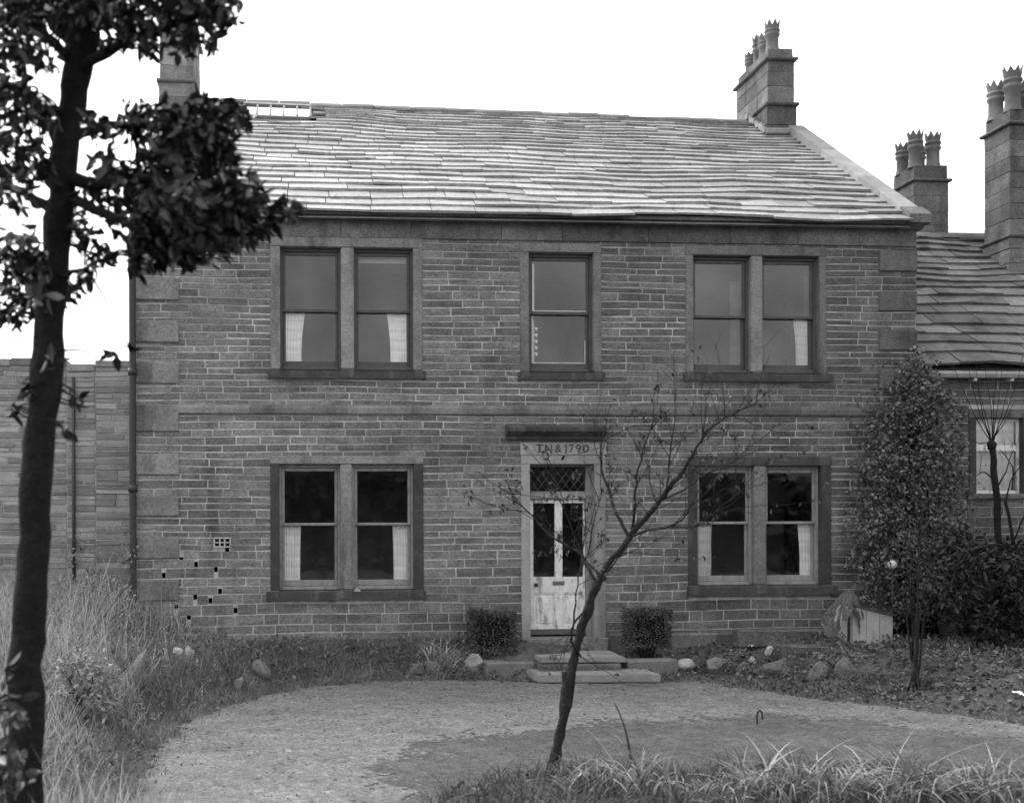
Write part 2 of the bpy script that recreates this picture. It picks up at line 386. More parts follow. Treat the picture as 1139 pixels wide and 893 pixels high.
# ------------------------------------------------------------------ masonry
def wob(u, z): return .010 * math.sin(u * .9 + z * 2.1) + .006 * math.sin(u * 2.7 + z * 5)
def rubble(mb, u0, u1, z0, z1, skips, mp, h=(.085, .128), l=(.2, .56), gap=.0115, proud=.006, limits=None, mi=1, holes=()):
    """coursed stones, each with its own tone, standing slightly proud of the mortar face"""
    z = z0; prev = []
    while z < z1 - .03:
        hh = random.uniform(*h) * (1.22 if z < 1.0 and h[1] > .115 else 1); hh = min(hh, z1 - z)
        if z1 - (z + hh) < .05: hh = z1 - z
        a, b = (u0, u1) if limits is None else limits(z + hh)
        iv = [(a, b)] if b > a + .05 else []
        cut = [(s[0], s[2]) for s in skips if z + hh > s[1] + .015 and z < s[3] - .015]
        cut += [(hx - .028, hx + .028) for hx, hz in holes if z <= hz < z + hh]
        for (c0, c1) in cut:
            nv = []
            for (p, q) in iv:
                if c1 <= p or c0 >= q: nv.append((p, q)); continue
                if c0 > p: nv.append((p, c0))
                if c1 < q: nv.append((c1, q))
            iv = nv
        for (p, q) in iv:
            u = p
            while u < q - .01:
                ln = random.uniform(*l) * (1.25 if hh < .12 else 1)
                if q - (u + ln) < l[0] * .7: ln = q - u
                ua, ub = u + gap / 2, u + ln - gap / 2; za, zb = z + gap / 2, z + hh - gap / 2
                u += ln
                if ub - ua < .02: continue
                pr = proud * random.uniform(.4, 1.5); e = random.uniform(.004, .009); j = lambda: random.uniform(-.003, .003)
                A = [(ua + j(), za + j()), (ub + j(), za + j()), (ub + j(), zb + j()), (ua + j(), zb + j())]
                B = [(A[0][0] + e, A[0][1] + e), (A[1][0] - e, A[1][1] + e), (A[2][0] - e, A[2][1] - e), (A[3][0] + e, A[3][1] - e)]
                vs = [mp(x, -.004, y + wob(x, y)) for x, y in A] + [mp(x, pr + random.uniform(-.002, .002), y + wob(x, y)) for x, y in B]
                mb.add(vs, [(4, 5, 6, 7), (0, 1, 5, 4), (1, 2, 6, 5), (2, 3, 7, 6), (3, 0, 4, 7)], random.random() ** 1.2, mi)
        z += hh
def sheet(mb, u0, u1, z0, z1, rects, mp, depth=.25, mi=0, extra=()):
    """wall face with openings and their reveals"""
    us = sorted({u0, u1, *[v for r in rects for v in (r[0], r[2])]}); zs = sorted({z0, z1, *[v for r in rects for v in (r[1], r[3])]})
    for i in range(len(us) - 1):
        for k in range(len(zs) - 1):
            cu, cz = (us[i] + us[i + 1]) / 2, (zs[k] + zs[k + 1]) / 2
            if any(r[0] < cu < r[2] and r[1] < cz < r[3] for r in rects): continue
            mb.add([mp(us[i], 0, zs[k]), mp(us[i + 1], 0, zs[k]), mp(us[i + 1], 0, zs[k + 1]), mp(us[i], 0, zs[k + 1])], [(0, 1, 2, 3)], .5, mi)
    for r in rects:
        a, b, c, d_ = r
        mb.add([mp(u, n, z) for u, z in ((a, b), (c, b), (c, d_), (a, d_)) for n in (0, -depth)],
               [(0, 1, 3, 2), (2, 3, 5, 4), (4, 5, 7, 6), (6, 7, 1, 0)], .5, mi)
front = lambda u, n, z: Vector((u, -n, z))

# pixel rectangles measured on the photograph, unprojected to the facade plane
def R(x0, y0, x1, y1, Y=0):
    a = P(x0, y1, Y); b = P(x1, y0, Y); c = P(x0, y0, Y); d_ = P(x1, y1, Y)
    return ((a.x + c.x) / 2, (a.z + d_.z) / 2, (b.x + d_.x) / 2, (b.z + c.z) / 2)
WIN = [  # label, outer, openings, sill, meeting rail, glass top, wood, jamb tone
    ('upper left window in pale stone surround, net curtains at both outer edges', (300.5, 264.5, 470, 411), [(311.7, 274.6, 379.3, 411), (393.6, 274.6, 459.6, 411)], (298, 411, 473, 421.5), 344, darkwood, .62),
    ('single upper window over the front door', (578.3, 271, 668.8, 413), [(588, 281, 660, 413)], (576, 413, 672, 423.2), 347, darkwood, .5),
    ('upper right window in smoke-marked stone surround', (762.3, 274.5, 918.8, 414.5), [(771, 284, 835, 414.5), (848, 284, 911, 414.5)], (760, 414.5, 923.5, 424.8), 351, darkwood, .55),
    ('lower left window with dark jambs and pale mullion', (300.6, 507, 471, 656), [(310.6, 516, 378.6, 656), (392, 516, 460.4, 656)], (296.4, 656, 473.3, 667), 583, greywood, .3),
    ('lower right window with black jambs behind the bare tree', (765, 507.6, 924.3, 650.7), [(775.5, 518, 838.7, 650.7), (852, 518, 913.2, 650.7)], (764, 650.7, 929.5, 661.9), 581.5, greywood, .18),
]
XL = P(151.5, 480).x; XR = P(1019, 400).x
ZTOP = P(680, 250, 0).z
DOOR_O = R(579.6, 492.4, 673.4, 709); DOOR_I = R(589.4, 516.2, 660.8, 709)
HOLES = [(252.6, 612), (201.5, 622.6), (218, 627.7), (240, 633), (182, 640), (244.7, 657.6), (217, 663.7), (234, 668), (196, 674), (262, 679), (210, 686)]
HOLES = [XZ(*h) for h in HOLES]
VENT = R(237.5, 597.5, 257, 609)

house = thing('house', P(600, 712), 'two-storey stone house with sash windows, slate roof and worn white front door', 'house')
mb = MB()
skips = []; rects = []
for (_, o, ops, sl, mr, wd, jt) in WIN:
    a = R(*o); s = R(*sl)
    rr = (a[0] + .03, s[1] + .03, a[2] - .03, a[3] - .03); skips.append((a[0] + .02, s[1] + .02, a[2] - .02, a[3] - .02)); rects.append(rr)
skips.append((DOOR_O[0] + .02, -.6, DOOR_O[2] - .02, DOOR_O[3] - .02)); rects.append((DOOR_O[0] + .03, -.45, DOOR_O[2] - .03, DOOR_O[3] - .03))
skips.append((VENT[0], VENT[1], VENT[2], VENT[3])); rects.append((VENT[0] + .02, VENT[1] + .02, VENT[2] - .02, VENT[3] - .02))
for hx, hz in HOLES: rects.append((hx - .03, hz - .042, hx + .03, hz + .042))
sheet(mb, XL, XR, -.7, ZTOP, rects, front)
QW = P(198, 500).x                                        # inner ends of the quoins
rubble(mb, XL, XR, -.5, ZTOP - .2, skips, front, holes=HOLES)
mb.build('front_wall', [mortar, stone], house)
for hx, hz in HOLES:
    mb = MB(); mb.box(hx - .032, hx + .032, .2, .24, hz - .045, hz + .045, .5, bev=0); mb.build('hole_backing', hole_m, house)  # near-black plate closes each hole, its colour standing in for the shade inside

# quoins
def quoin(px0, py0, px1, py1, tone, ext=None):
    r = R(px0, py0, px1, py1); m_ = MB()
    x0, x1 = r[0], r[2]
    if ext == 'r': x1 = XR + .006
    if ext == 'l': x0 = XL - .006
    m_.box(x0, x1, -.03 - random.uniform(0, .012), .1, r[1], r[3], tone, bev=.012, jit=.004)
    m_.build('quoin', ashlar, house)
for (y0, y1, t) in [(310, 334, .45), (357, 381, .5), (403, 426.5, .55), (450, 480, .4), (505, 528, .75), (552, 574, .35), (597, 621, .3), (645, 668, .25)]:
    quoin(163, y0, 199, y1, t, 'l')
for (y0, y1, t) in [(279, 302, .45), (324, 346, .25), (367, 389.7, .22), (411, 433, .3), (456, 478, .3), (500, 522, .3), (545, 568, .3), (590, 612, .3), (634, 657, .3)]:
    quoin(977.4, y0, 1018.6, y1, t, 'r')

# string course, plinth, frieze and cornice
zs0, zs1 = P(600, 462).z, P(600, 451.5).z
m_ = MB(); x = QW
while x < XR - .7:
    x2 = min(x + random.uniform(.9, 1.6), XR - .55)
    m_.prism_x([(.05, zs0), (-.035, zs0), (-.05, zs0 + .02), (-.05, zs1 - .05), (-.02, zs1), (.05, zs1)], x + .003, x2 - .003, random.random() * .5); x = x2
m_.build('string_course', ashlar, house)
for (a, b) in ((XL, DOOR_O[0] - .03), (DOOR_O[2] + .03, XR)):
    x = a; m_ = MB()
    while x < b - .05:
        x2 = min(x + random.uniform(.8, 1.5), b); x2 = b if b - x2 < .4 else x2
        m_.prism_x([(.1, -.7), (-.05, -.7), (-.05, .03), (-.02, .06), (.1, .06)], x + .003, x2 - .003, random.random()); x = x2
    m_.build('plinth', soot, house)
zf0 = P(620, 268.5).z
m_ = MB(); x = XL - .01
while x < XR - .1:
    x2 = min(x + random.uniform(.9, 1.4), XR); x2 = XR if XR - x2 < .4 else x2
    m_.box(x + .002, x2 - .002, -.028, .12, zf0, ZTOP - .005, random.random(), bev=.006); x = x2
m_.build('frieze', soot, house)
ze = P(680, 242, -.2).z
m_ = MB(); x = XL - .06; XC = XR + .09
while x < XC - .1:
    x2 = min(x + random.uniform(.9, 1.4), XC); x2 = XC if XC - x2 < .5 else x2
    m_.prism_x([(.15, ZTOP - .003), (-.05, ZTOP - .003), (-.09, ZTOP + .03), (-.16, ZTOP + .05), (-.2, ZTOP + .09), (-.2, ze - .015), (.15, ze - .015)], x + .002, x2 - .002, random.random()); x = x2
m_.build('cornice', soot, house)

# side and back walls, floors
Y_CH = 3.97                                               # front face of the gable chimneys
YR = 4.75; ZR = P(600, 126.5, YR).z; YB = 2 * YR + .15
def zroof(y): return ze + (ZR - ze) * (y + .2) / (YR + .2) if y < YR else ze + (ZR - ze) * (YB + .05 - y) / (YB + .05 - YR)
def gable(xx, sgn, name):
    m_ = MB(); mp = lambda u, n, z: Vector((xx + sgn * n, u, z))
    zz = zroof(0) - .12
    m_.add([mp(.002, 0, -.7), mp(YB, 0, -.7), mp(YB, 0, zz), mp(YR, 0, ZR - .12), mp(.002, 0, zz)], [(0, 1, 2, 3, 4)], .5, 0)
    def lim(z):
        if z < zz: return (.01, YB - .01)
        f = (ZR - .12 - z) / (ZR - .12 - zz); return (YR - f * YR, YR + f * (YB - YR))
    rubble(m_, .01, YB, -.5, ZR - .2, [], mp, limits=lim)
    m_.build(name, [mortar, stone], house, fixn=False)
gable(XL, -1, 'gable_wall'); gable(XR, 1, 'gable_wall')
m_ = MB(); m_.box(XL + .002, XR - .002, YB - .3, YB, -.7, zroof(0) - .1, .5, bev=0); m_.build('back_wall', stone, house)
m_ = MB(); m_.box(XL + .02, XR - .02, .3, YB - .32, -.15, -.05, .5, bev=0); m_.box(XL + .02, XR - .02, .3, YB - .32, 2.75, 2.95, .5, bev=0)
m_.box(XL + .02, XR - .02, .3, YB - .32, ze - .28, ze - .18, .5, bev=0)
m_.build('floor', floorb, house)
m_ = MB()
for px in (535, 705):
    xx = P(px, 500).x; m_.box(xx - .06, xx + .06, .302, YB - .33, -.049, ze - .282, .5, bev=0)
m_.box(XL + .03, XR - .03, 4.6, 4.75, -.048, ze - .283, .5, bev=0)
m_.build('partition', plaster, house)

# ------------------------------------------------------------------ roofs of stone slates
def slate_roof(mb, c00, c10, c11, c01, rows, len_r, sag=.05, skip=None, thick=(.028, .046), seedo=0, e0=1.35, e1=.75):
    """c00-c10 eaves, c01-c11 ridge; diminishing courses of split stone"""
    c00, c10, c11, c01 = map(Vector, (c00, c10, c11, c01))
    def S(u, v):
        p = (c00 * (1 - u) + c10 * u) * (1 - v) + (c01 * (1 - u) + c11 * u) * v
        return p
    nrm = (c10 - c00).cross(c01 - c00).normalized()
    W = (c10 - c00).length; H = (c01 - c00).length
    ex = np.linspace(e0, e1, rows); ex = ex * np.array([random.uniform(.9, 1.1) for _ in range(rows)]); ex /= ex.sum()
    vv = np.concatenate([[0], np.cumsum(ex)])
    def sg(x, y): return sag * (mnoise.noise(Vector((x * .45 + seedo, y * .6, 3.1))) + .45 * mnoise.noise(Vector((x * 1.3 + seedo, y * 1.5, 7.7))))
    mb.add([S(0, 0) - nrm * .09, S(1, 0) - nrm * .09, S(1, 1) - nrm * .09, S(0, 1) - nrm * .09], [(0, 1, 2, 3)], .2, 0)   # boarding under the slates
    for i in range(rows):
        v0, v1 = vv[i], min(vv[i + 1] + ex[i] * .45, 1.0)
        u = -random.uniform(0, .4) * .5 / W
        lr = (len_r[0] * (1.15 - .4 * i / rows), len_r[1] * (1.15 - .4 * i / rows))
        while u < 1:
            l = random.uniform(*lr) / W; ua, ub = max(u, 0), min(u + l - .012 / W, 1); u += l
            if ub - ua < .03 / W: continue
            if 1 - u < .12 / W: ub = 1; u = 1
            th = random.uniform(*thick); dv = (random.uniform(-.02, .02) + .03 * mnoise.noise(Vector((ua * W * .55, i * .9, 4.4)))) / H; dv2 = dv + random.uniform(-.012, .012) / H
            lift = random.uniform(.012, .024)
            if skip and skip((ua + ub) / 2, (v0 + v1) / 2): continue
            def pt(uu, v, n):
                p = S(uu, max(v, -.01)); return p + nrm * (n + sg(uu * W, v * H))
            b0 = th + lift
            c = [pt(ua, v0 + dv, b0 - th), pt(ub, v0 + dv2, b0 - th), pt(ub, v1, -.012), pt(ua, v1, -.012),
                 pt(ua, v0 + dv, b0), pt(ub, v0 + dv2, b0), pt(ub, v1, .004), pt(ua, v1, .004)]
            mb.hexa(c, random.random(), 0)
    return S
m_ = MB()
xl, xr = XL + .02, XR - .2
SK0, SK1 = P(272, 128, 4.4).x, P(345, 128, 4.4).x
zl, zr_ = .10, -.10
su = lambda x: (x - xl) / (xr - xl)
CHX0, CHX1 = P(853, 120, Y_CH).x, P(886, 120, Y_CH).x
CHL = 1.55
def skip_main(u, v):
    return (su(SK0) < u < su(SK1)) and .80 < v < .975
RS = slate_roof(m_, (xl, -.26, ze), (xr, -.26, ze), (xr, YR, ZR + zr_), (xl, YR, ZR + zl), 25, (.4, .85), .055, skip_main)
roof = m_.build('roof', slate, house)
m_ = MB()
m_.add([(XL, YB + .05, ze - .05), (XR, YB + .05, ze - .05), (XR, YR, ZR - .06), (XL, YR, ZR - .06)], [(0, 1, 2, 3)], .5)
m_.build('back_slope', slate, house)
m_ = MB(); x = xl + .35
while x < xr - .3:
    x2 = min(x + random.uniform(.5, .75), xr); f = (x - xl) / (xr - xl); zz = ZR + zl + (zr_ - zl) * f + .03 * mnoise.noise(Vector((x, 0, 1)))
    m_.prism_x([(YR - .16, zz - .085), (YR - .13, zz - .03), (YR, zz + .055), (YR + .13, zz - .03), (YR + .16, zz - .085)], x, x2 - .01, random.random()); x = x2
m_.build('ridge', slate2, house)
# glazed strip below the ridge
def rp(u, v, n):
    nn = (Vector((xr, -.26, ze)) - Vector((xl, -.26, ze))).cross(Vector((xl, YR, ZR)) - Vector((xl, -.26, ze))).normalized()
    return RS(u, v) + nn * n
sky_l = MB(); u0, u1 = su(SK0), su(SK1); v0, v1 = .835, .945
def slab(mbx, ua, ub, va, vb, n0, n1, tone=.5):
    mbx.hexa([rp(ua, va, n0), rp(ub, va, n0), rp(ub, vb, n0), rp(ua, vb, n0), rp(ua, va, n1), rp(ub, va, n1), rp(ub, vb, n1), rp(ua, vb, n1)], tone)
bw_ = .018 / (xr - xl)
for k in range(6):
    uc = u0 + (u1 - u0) * k / 5; slab(sky_l, uc - bw_, uc + bw_, v0, v1, -.05, .06)
slab(sky_l, u0 - bw_, u1 + bw_, v1 + .001, v1 + .02, -.05, .07); slab(sky_l, u0 - bw_, u1 + bw_, v0 - .01, v0 - .001, -.05, .045)
m_ = MB(); slab(m_, u0 - .045, u1 + .045, .80, .988, -.04, -.004); m_.build('lead_flashing', slate2, house)
skl = sky_l.build('roof_light', greywood, house)
m_ = MB(); slab(m_, u0, u1, v0, v1, .03, .036); m_.build('glazing', skyglass, skl)
m_ = MB(); slab(m_, u0, u1, v0, v1, .0, .008); m_.build('blind', paperw, skl)  # white sheet added under the glass, its colour standing in for sky reflection

# gable copings with kneeler
def cop(x0, x1):
    m_ = MB(); n = 6; y0 = .0
    for i in range(n):
        ya = y0 + (Y_CH - .02 - y0) * i / n; yb = y0 + (Y_CH - .02 - y0) * (i + 1) / n - .008
        za, zb = zroof(ya) + .04, zroof(yb) + .04; j = random.uniform(0, .012)
        m_.hexa([(x0, ya, za - .16), (x1, ya, za - .16), (x1, yb, zb - .16), (x0, yb, zb - .16),
                 (x0, ya, za + .1 + j), (x1, ya, za + .1 + j), (x1, yb, zb + .1 + j), (x0, yb, zb + .1 + j)], random.random())
    for (ya, yb) in ((2 * YR - Y_CH, YB),):
        za, zb = zroof(ya), zroof(yb)
        m_.hexa([(x0, ya, za - .16), (x1, ya, za - .16), (x1, yb, zb - .16), (x0, yb, zb - .16), (x0, ya, za + .1), (x1, ya, za + .1), (x1, yb, zb + .1), (x0, yb, zb + .1)], .5)
    return m_.build('coping', coping, house)
cr = cop(XR - .22, XR + .06); cop(XL - .06, XL + .2)
m_ = MB(); m_.hexa([(XR - .25, -.28, ze - .012), (XR + .11, -.28, ze - .012), (XR + .11, -.004, ze - .012), (XR - .25, -.004, ze - .012), (XR - .25, -.27, ze + .12), (XR + .11, -.27, ze + .12), (XR + .11, -.004, ze + .30), (XR - .25, -.004, ze + .30)], .4); m_.build('kneeler', soot, cr)

# ------------------------------------------------------------------ chimneys
def pot(c, h, r, kind, parent, tone):
    m_ = MB(); s = 16
    prof = [(r * 1.05, -.03), (r * 1.0, 0), (r * .86, h * .12), (r * .84, h * .45), (r * 1.02, h * .5), (r * 1.05, h * .56), (r * .92, h * .58), (r * .95, h * .63), (r * 1.08, h * .66), (r * 1.05, h * .70), (r * .9, h * .73)]
    m_.lathe(c, prof, s, tone)
    base = [(r * .9 * math.cos(2 * math.pi * k / s), r * .9 * math.sin(2 * math.pi * k / s), h * .73) for k in range(s)]
    top = []
    for k in range(s):                                   # crown of pointed leaves
        a = 2 * math.pi * k / s; up = (h * 1.0 if k % 2 == 0 else h * .84) * random.uniform(.97, 1.02); rr = r * (1.12 if k % 2 == 0 else 1.0)
        top.append((rr * math.cos(a), rr * math.sin(a), up))
    inn = [(r * .75 * math.cos(2 * math.pi * k / s), r * .75 * math.sin(2 * math.pi * k / s), h * .73) for k in range(s)]
    inb = [(x * .96, y * .96, h * .2) for x, y, z in inn]
    itop = [(x * .9, y * .9, z - .006) for x, y, z in top]
    o = Vector(c); vs = [o + Vector(p) for p in base + top + itop + inn + inb]; fs = []
    for k in range(s):
        q = (k + 1) % s
        for lv in range(4): fs.append((lv * s + k, lv * s + q, (lv + 1) * s + q, (lv + 1) * s + k))
    m_.add(vs, fs, tone, 0, False)
    return m_.build('chimney_pot', clay, parent)
def ashlar_stack(mb, x0, x1, y0, y1, z0, z1, ch=.28, mi=0):
    z = z0
    while z < z1 - .01:
        h = min(ch * random.uniform(.85, 1.15), z1 - z); h = z1 - z if z1 - z - h < .1 else h
        ny = max(1, round((y1 - y0) / .55)); nx = max(1, round((x1 - x0) / .5))
        ys_ = [y0] + [y0 + (y1 - y0) * (k + random.uniform(-.18, .18)) / ny for k in range(1, ny)] + [y1]
        for k in range(ny):
            j = random.uniform(-.004, .004)
            xs_ = [x0] + [x0 + (x1 - x0) * (q + random.uniform(-.15, .15)) / nx for q in range(1, nx)] + [x1]
            for q in range(nx):
                mb.box(xs_[q] + j, xs_[q + 1] + j, ys_[k] + j + .0015, ys_[k + 1] + j - .0015, z + .001, z + h - .001, random.random(), mi, bev=.010, jit=.006)
        z += h
def stack(x0, x1, y0, L, zb, z_off, z_drip, z_cap, parent, mat, taper=.03, pots=()):
    m_ = MB(); y1 = y0 + L
    ashlar_stack(m_, x0, x1, y0, y1, zb, z_off - .03)
    m_.box(x0 - .04, x1 + .045, y0 - .05, y1 + .05, z_off - .03, z_off + .03, .2, bev=.02)
    ashlar_stack(m_, x0 + taper, x1 - taper, y0 + taper, y1 - taper, z_off + .03, z_drip - .03)
    m_.box(x0 - .03, x1 + .03, y0 - .04, y1 + .04, z_drip - .03, z_drip + .025, .2, bev=.015)
    ashlar_stack(m_, x0 + taper * 1.6, x1 - taper * 1.6, y0 + taper * 1.6, y1 - taper * 1.6, z_drip + .025, z_cap)
    s = m_.build('chimney_stack', mat, parent)
    xc = (x0 + x1) / 2
    for (fy, h, r, dx_) in pots:
        pot((xc + dx_, y0 + L * fy, z_cap), h, r, 0, s, random.random())
    return s
zoff = P(870, 116, Y_CH).z; zdr = P(865, 65, Y_CH).z; zcap = P(860, 52.5, Y_CH).z
stack(CHX0, CHX1, Y_CH, CHL, zroof(Y_CH) - .35, zoff, zdr, zcap, house, soot, .03,
      [(.12, .56, .135, -.1), (.40, .50, .125, -.06), (.64, .66, .12, -.02), (.88, .46, .125, -.02)])
m_ = MB()                                                 # lead and mortar flashing at the stack foot
for k in range(9):
    y = Y_CH - .1 + k * .1; m_.box(CHX0 - .07 - random.uniform(0, .03), CHX0 - .036, y, y + .11, zroof(y) + .02, zroof(y) + .12 + random.uniform(0, .05), random.random(), bev=.01, jit=.012)
m_.box(CHX0 - .06, CHX1 - .1, Y_CH - .12, Y_CH - .005, zroof(Y_CH) - .06, zroof(Y_CH) + .035, .6, bev=.02, jit=.02)
m_.build('flashing', coping, house)
LX0, LX1 = P(176.5, 100, Y_CH).x, P(216, 100, Y_CH).x
stack(LX0, LX1, Y_CH, CHL, zroof(Y_CH) - .4, P(196, 90, Y_CH).z, P(196, 18, Y_CH).z, P(196, 8, Y_CH).z, house, ashlar, .02,
      [(.12, .5, .13, 0), (.42, .5, .13, 0), (.68, .5, .13, 0), (.9, .5, .13, 0)])

# ------------------------------------------------------------------ windows
def sash(parent, r, zmeet, wood, yy=.11):
    x0, z0, x1, z1 = r; m_ = MB(); bw2 = .035; st = .042
    # box frame
    m_.box(x0, x0 + bw2, yy - .02, yy + .13, z0, z1, .5, bev=.003); m_.box(x1 - bw2, x1, yy - .02, yy + .13, z0, z1, .5, bev=.003)
    m_.box(x0 + bw2 + .001, x1 - bw2 - .001, yy - .02, yy + .13, z1 - .05, z1 - .001, .35, bev=.003)
    m_.box(x0 + bw2 + .001, x1 - bw2 - .001, yy - .03, yy + .13, z0 + .001, z0 + .05, .5, bev=.006)
    a, b = x0 + bw2 + .002, x1 - bw2 - .002
    def fr(za, zb, y, bot, top):
        m_.box(a, a + st, y, y + .04, za, zb, .5, bev=.006); m_.box(b - st, b, y, y + .04, za, zb, .5, bev=.006)
        m_.box(a + st + .001, b - st - .001, y, y + .04, za, za + bot, .55, bev=.006); m_.box(a + st + .001, b - st - .001, y, y + .04, zb - top, zb, .6, bev=.006)
    fr(zmeet - .02, z1 - .052, yy + .01, .04, .05)         # upper sash outside
    fr(z0 + .052, zmeet + .02, yy + .058, .09, .036)       # lower sash behind
    s = m_.build('sash', wood, parent)
    for (za, zb, y) in ((zmeet + .018, z1 - .1, yy + .03), (z0 + .14, zmeet - .014, yy + .078)):
        g = MB(); g.add([(a + st - .004, y, za), (b - st + .004, y, za), (b - st + .004, y, zb), (a + st - .004, y, zb)], [(0, 1, 2, 3)], .5)
        g.build('pane', glass, s)
    return a + st, b - st, z0 + .14, zmeet, z1 - .1
OPEN = []
for wi, (lab, o, ops, sl, mr, wood, jt) in enumerate(WIN):
    a = R(*o); s = R(*sl); ors = [R(*q) for q in ops]; zt = ors[0][3]; zb = s[3]
    up = wi < 3; m_ = MB(); yf = -.02; yb = .14
    lm = ashlar if up else (ashlar if wi == 3 else black)
    m_.box(a[0], a[2], yf - .004, yb, zt, a[3], .62 if wi in (0, 1, 3) else .4, bev=.008, jit=.002)
    w_ = m_.build('window', lm, house)
    for (xa, xb, t) in ((a[0] + .002, ors[0][0], jt), (ors[-1][2], a[2] - .002, jt * .85)):
        m_ = MB(); m_.box(xa, xb, yf, yb, zb + .001, zt - .001, t, bev=.008, jit=.002); m_.build('jamb', ashlar if up else black, w_)
    if len(ors) == 2:
        m_ = MB(); m_.box(ors[0][2], ors[1][0], yf - .002, yb, zb + .001, zt - .001, [.8, 0, .85, .62, .5][wi], bev=.02, jit=.002); m_.build('mullion', ashlar, w_)
    m_ = MB(); m_.hexa([(s[0], -.07, s[1]), (s[2], -.07, s[1]), (s[2], yb, s[1]), (s[0], yb, s[1]), (s[0], -.07, s[3] - .025), (s[2], -.07, s[3] - .025), (s[2], yb, s[3]), (s[0], yb, s[3])], .4)
    for xa in ([a[0] + .001] + ([ors[0][2] + .001] if len(ors) == 2 else []) + [ors[-1][2] + .001]):   # stools under jambs and mullion
        wd_ = (ors[0][0] - a[0]) if xa == a[0] + .001 else ((ors[1][0] - ors[0][2]) if len(ors) == 2 and xa == ors[0][2] + .001 else a[2] - ors[-1][2])
        m_.box(xa, xa + wd_ - .002, -.074, yb - .01, s[1] + .02, s[3] + .004, .75, bev=.01)
    m_.build('sill', black, w_)
    for r in ors: OPEN.append((wi, sash(w_, (r[0], zb, r[2], zt), P((ops[0][0] + ops[0][2]) / 2, mr).z, wood)))

def curtain(x0, x1, z0, z1, label, flare=0., n=34, y=.222, name='curtain', mat=None, amp=.012):
    V = []; Q = []; rows = 16; T = []
    ph = random.random() * 6
    for j in range(rows + 1):
        v = j / rows; z = z1 + (z0 - z1) * v
        pinch = 1 - .16 * math.sin(min(v * 1.1, 1) * math.pi * .55) * abs(flare)
        for i in range(n * 2 + 1):
            u = i / (n * 2)
            uu = (1 - (1 - u) * pinch) if flare < 0 else u * pinch
            V.append((x0 + (x1 - x0) * uu, y + amp * math.sin(u * n * 1.3 + ph) * (.6 + .4 * math.sin(u * 9 + v * 2)) + .004 * math.sin(v * 9 + u * 5), z + .006 * math.sin(u * 7)))
    m = n * 2 + 1
    for j in range(rows):
        for i in range(n * 2): Q.append((j * m + i, j * m + i + 1, (j + 1) * m + i + 1, (j + 1) * m + i)); T.append(.5 + .4 * math.sin(j * 2.2))
    o = mesh_np(name, V, Q, T, mat or cloth_m)
    for p in o.data.polygons: p.use_smooth = True
    return tag(o, label, 'curtain', 'net curtains in the house windows')
def cz(wi, k): return [q for (i, q) in OPEN if i == wi][k]
def cpx(px0, px1, wi, k, label, flare=0, top=None, bot=None):
    q = cz(wi, k); x0, x1 = P(px0, 400, .2).x, P(px1, 400, .2).x
    z1 = (q[3] - .015) if top is None else P(600, top, .2).z
    return curtain(x0, x1, q[2] - .02, z1, label, flare)
cpx(313, 339.5, 0, 0, 'white net curtain at the left edge of the upper left window', 1)
cpx(430.5, 455, 0, 1, 'white net curtain at the right edge of the upper left window', -1)
cpx(313, 334, 3, 0, 'white checked net curtain at the left edge of the lower left window', .3)
cpx(436, 459, 3, 1, 'white checked net curtain at the right edge of the lower left window', -.3)
cpx(774, 791.5, 4, 0, 'white checked net curtain at the left edge of the lower right window', .2)
cpx(887, 911, 4, 1, 'white checked net curtain at the right edge of the lower right window', -.5)
cpx(883, 904, 2, 1, 'bright net curtain at the right edge of the upper right window', -.8)
dimcl = M('dim_curtain_cloth', .32, .9, .1, .08, ((8, .06),), (), transl=.2)
c_ = curtain(P(813, 400, .3).x, P(829, 400, .3).x, cz(2, 0)[2] - .02, P(600, 310, .3).z, 'dim grey curtain by the mullion of the upper right window', -.2, y=.34, mat=dimcl)
c_ = curtain(P(895, 400, .3).x, P(906, 400, .3).x, cz(2, 1)[3], P(600, 292, .3).z, 'dim grey curtain in the top right corner of the upper right window', -.2, y=.34, mat=dimcl)
m_ = MB(); q = cz(0, 1); m_.box(q[0], q[1], .26, .275, q[4] - .07, q[4] - .005, .5, bev=.004)
tag(m_.build('roller_blind', paperw), 'rolled pale blind along the head of the upper left window', 'blind')
m_ = MB(); q = cz(1, 0)                                    # pennant edging hung inside the middle window
xx = P(594.5, 380, .2).x
m_.box(xx - .018, xx - .006, .2, .206, q[2] - .02, q[3] - .1, .5, bev=.001)
for k in range(5):
    zc = P(600, 366.5 + k * 7, .2).z; m_.add([(xx - .006, .203, zc + .035), (xx + .055, .203, zc + .03), (xx + .03, .203, zc - .03), (xx + .0, .206, zc + .03)], [(0, 1, 2), (0, 3, 2)], .6)
tag(m_.build('pennant_trim', paperw), 'strip of small white pennants inside the single upper window', 'trimming')
m_ = MB(); q = cz(1, 0)                                    # bright inner edge strips of the middle window
x0_, x1_ = q[0] - .02, q[1] + .02
for (a_, b_, c__, d__) in ((q[0] + .002, q[0] + .02, q[2], q[3] - .03), (q[1] - .016, q[1] - .002, q[2], q[2] + .35), (q[0] + .022, q[1] - .018, q[2] + .001, q[2] + .014)):
    m_.box(a_, b_, .166, .172, c__, d__, .5, bev=.001)
for (a_, b_, c__, d__) in ((q[0] + .002, q[0] + .03, q[3] + .03, q[4] - .05), (q[0] + .032, q[1] - .004, q[3] + .026, q[3] + .04)):
    m_.box(a_, b_, .116, .122, c__, d__, .5, bev=.001)
m_.build('putty_line', paperw, house)
m_ = MB(); r_ = P(502, 657.5, -.05)                        # stone lump standing on the lower left sill
rx = P(398, 661, -.06)

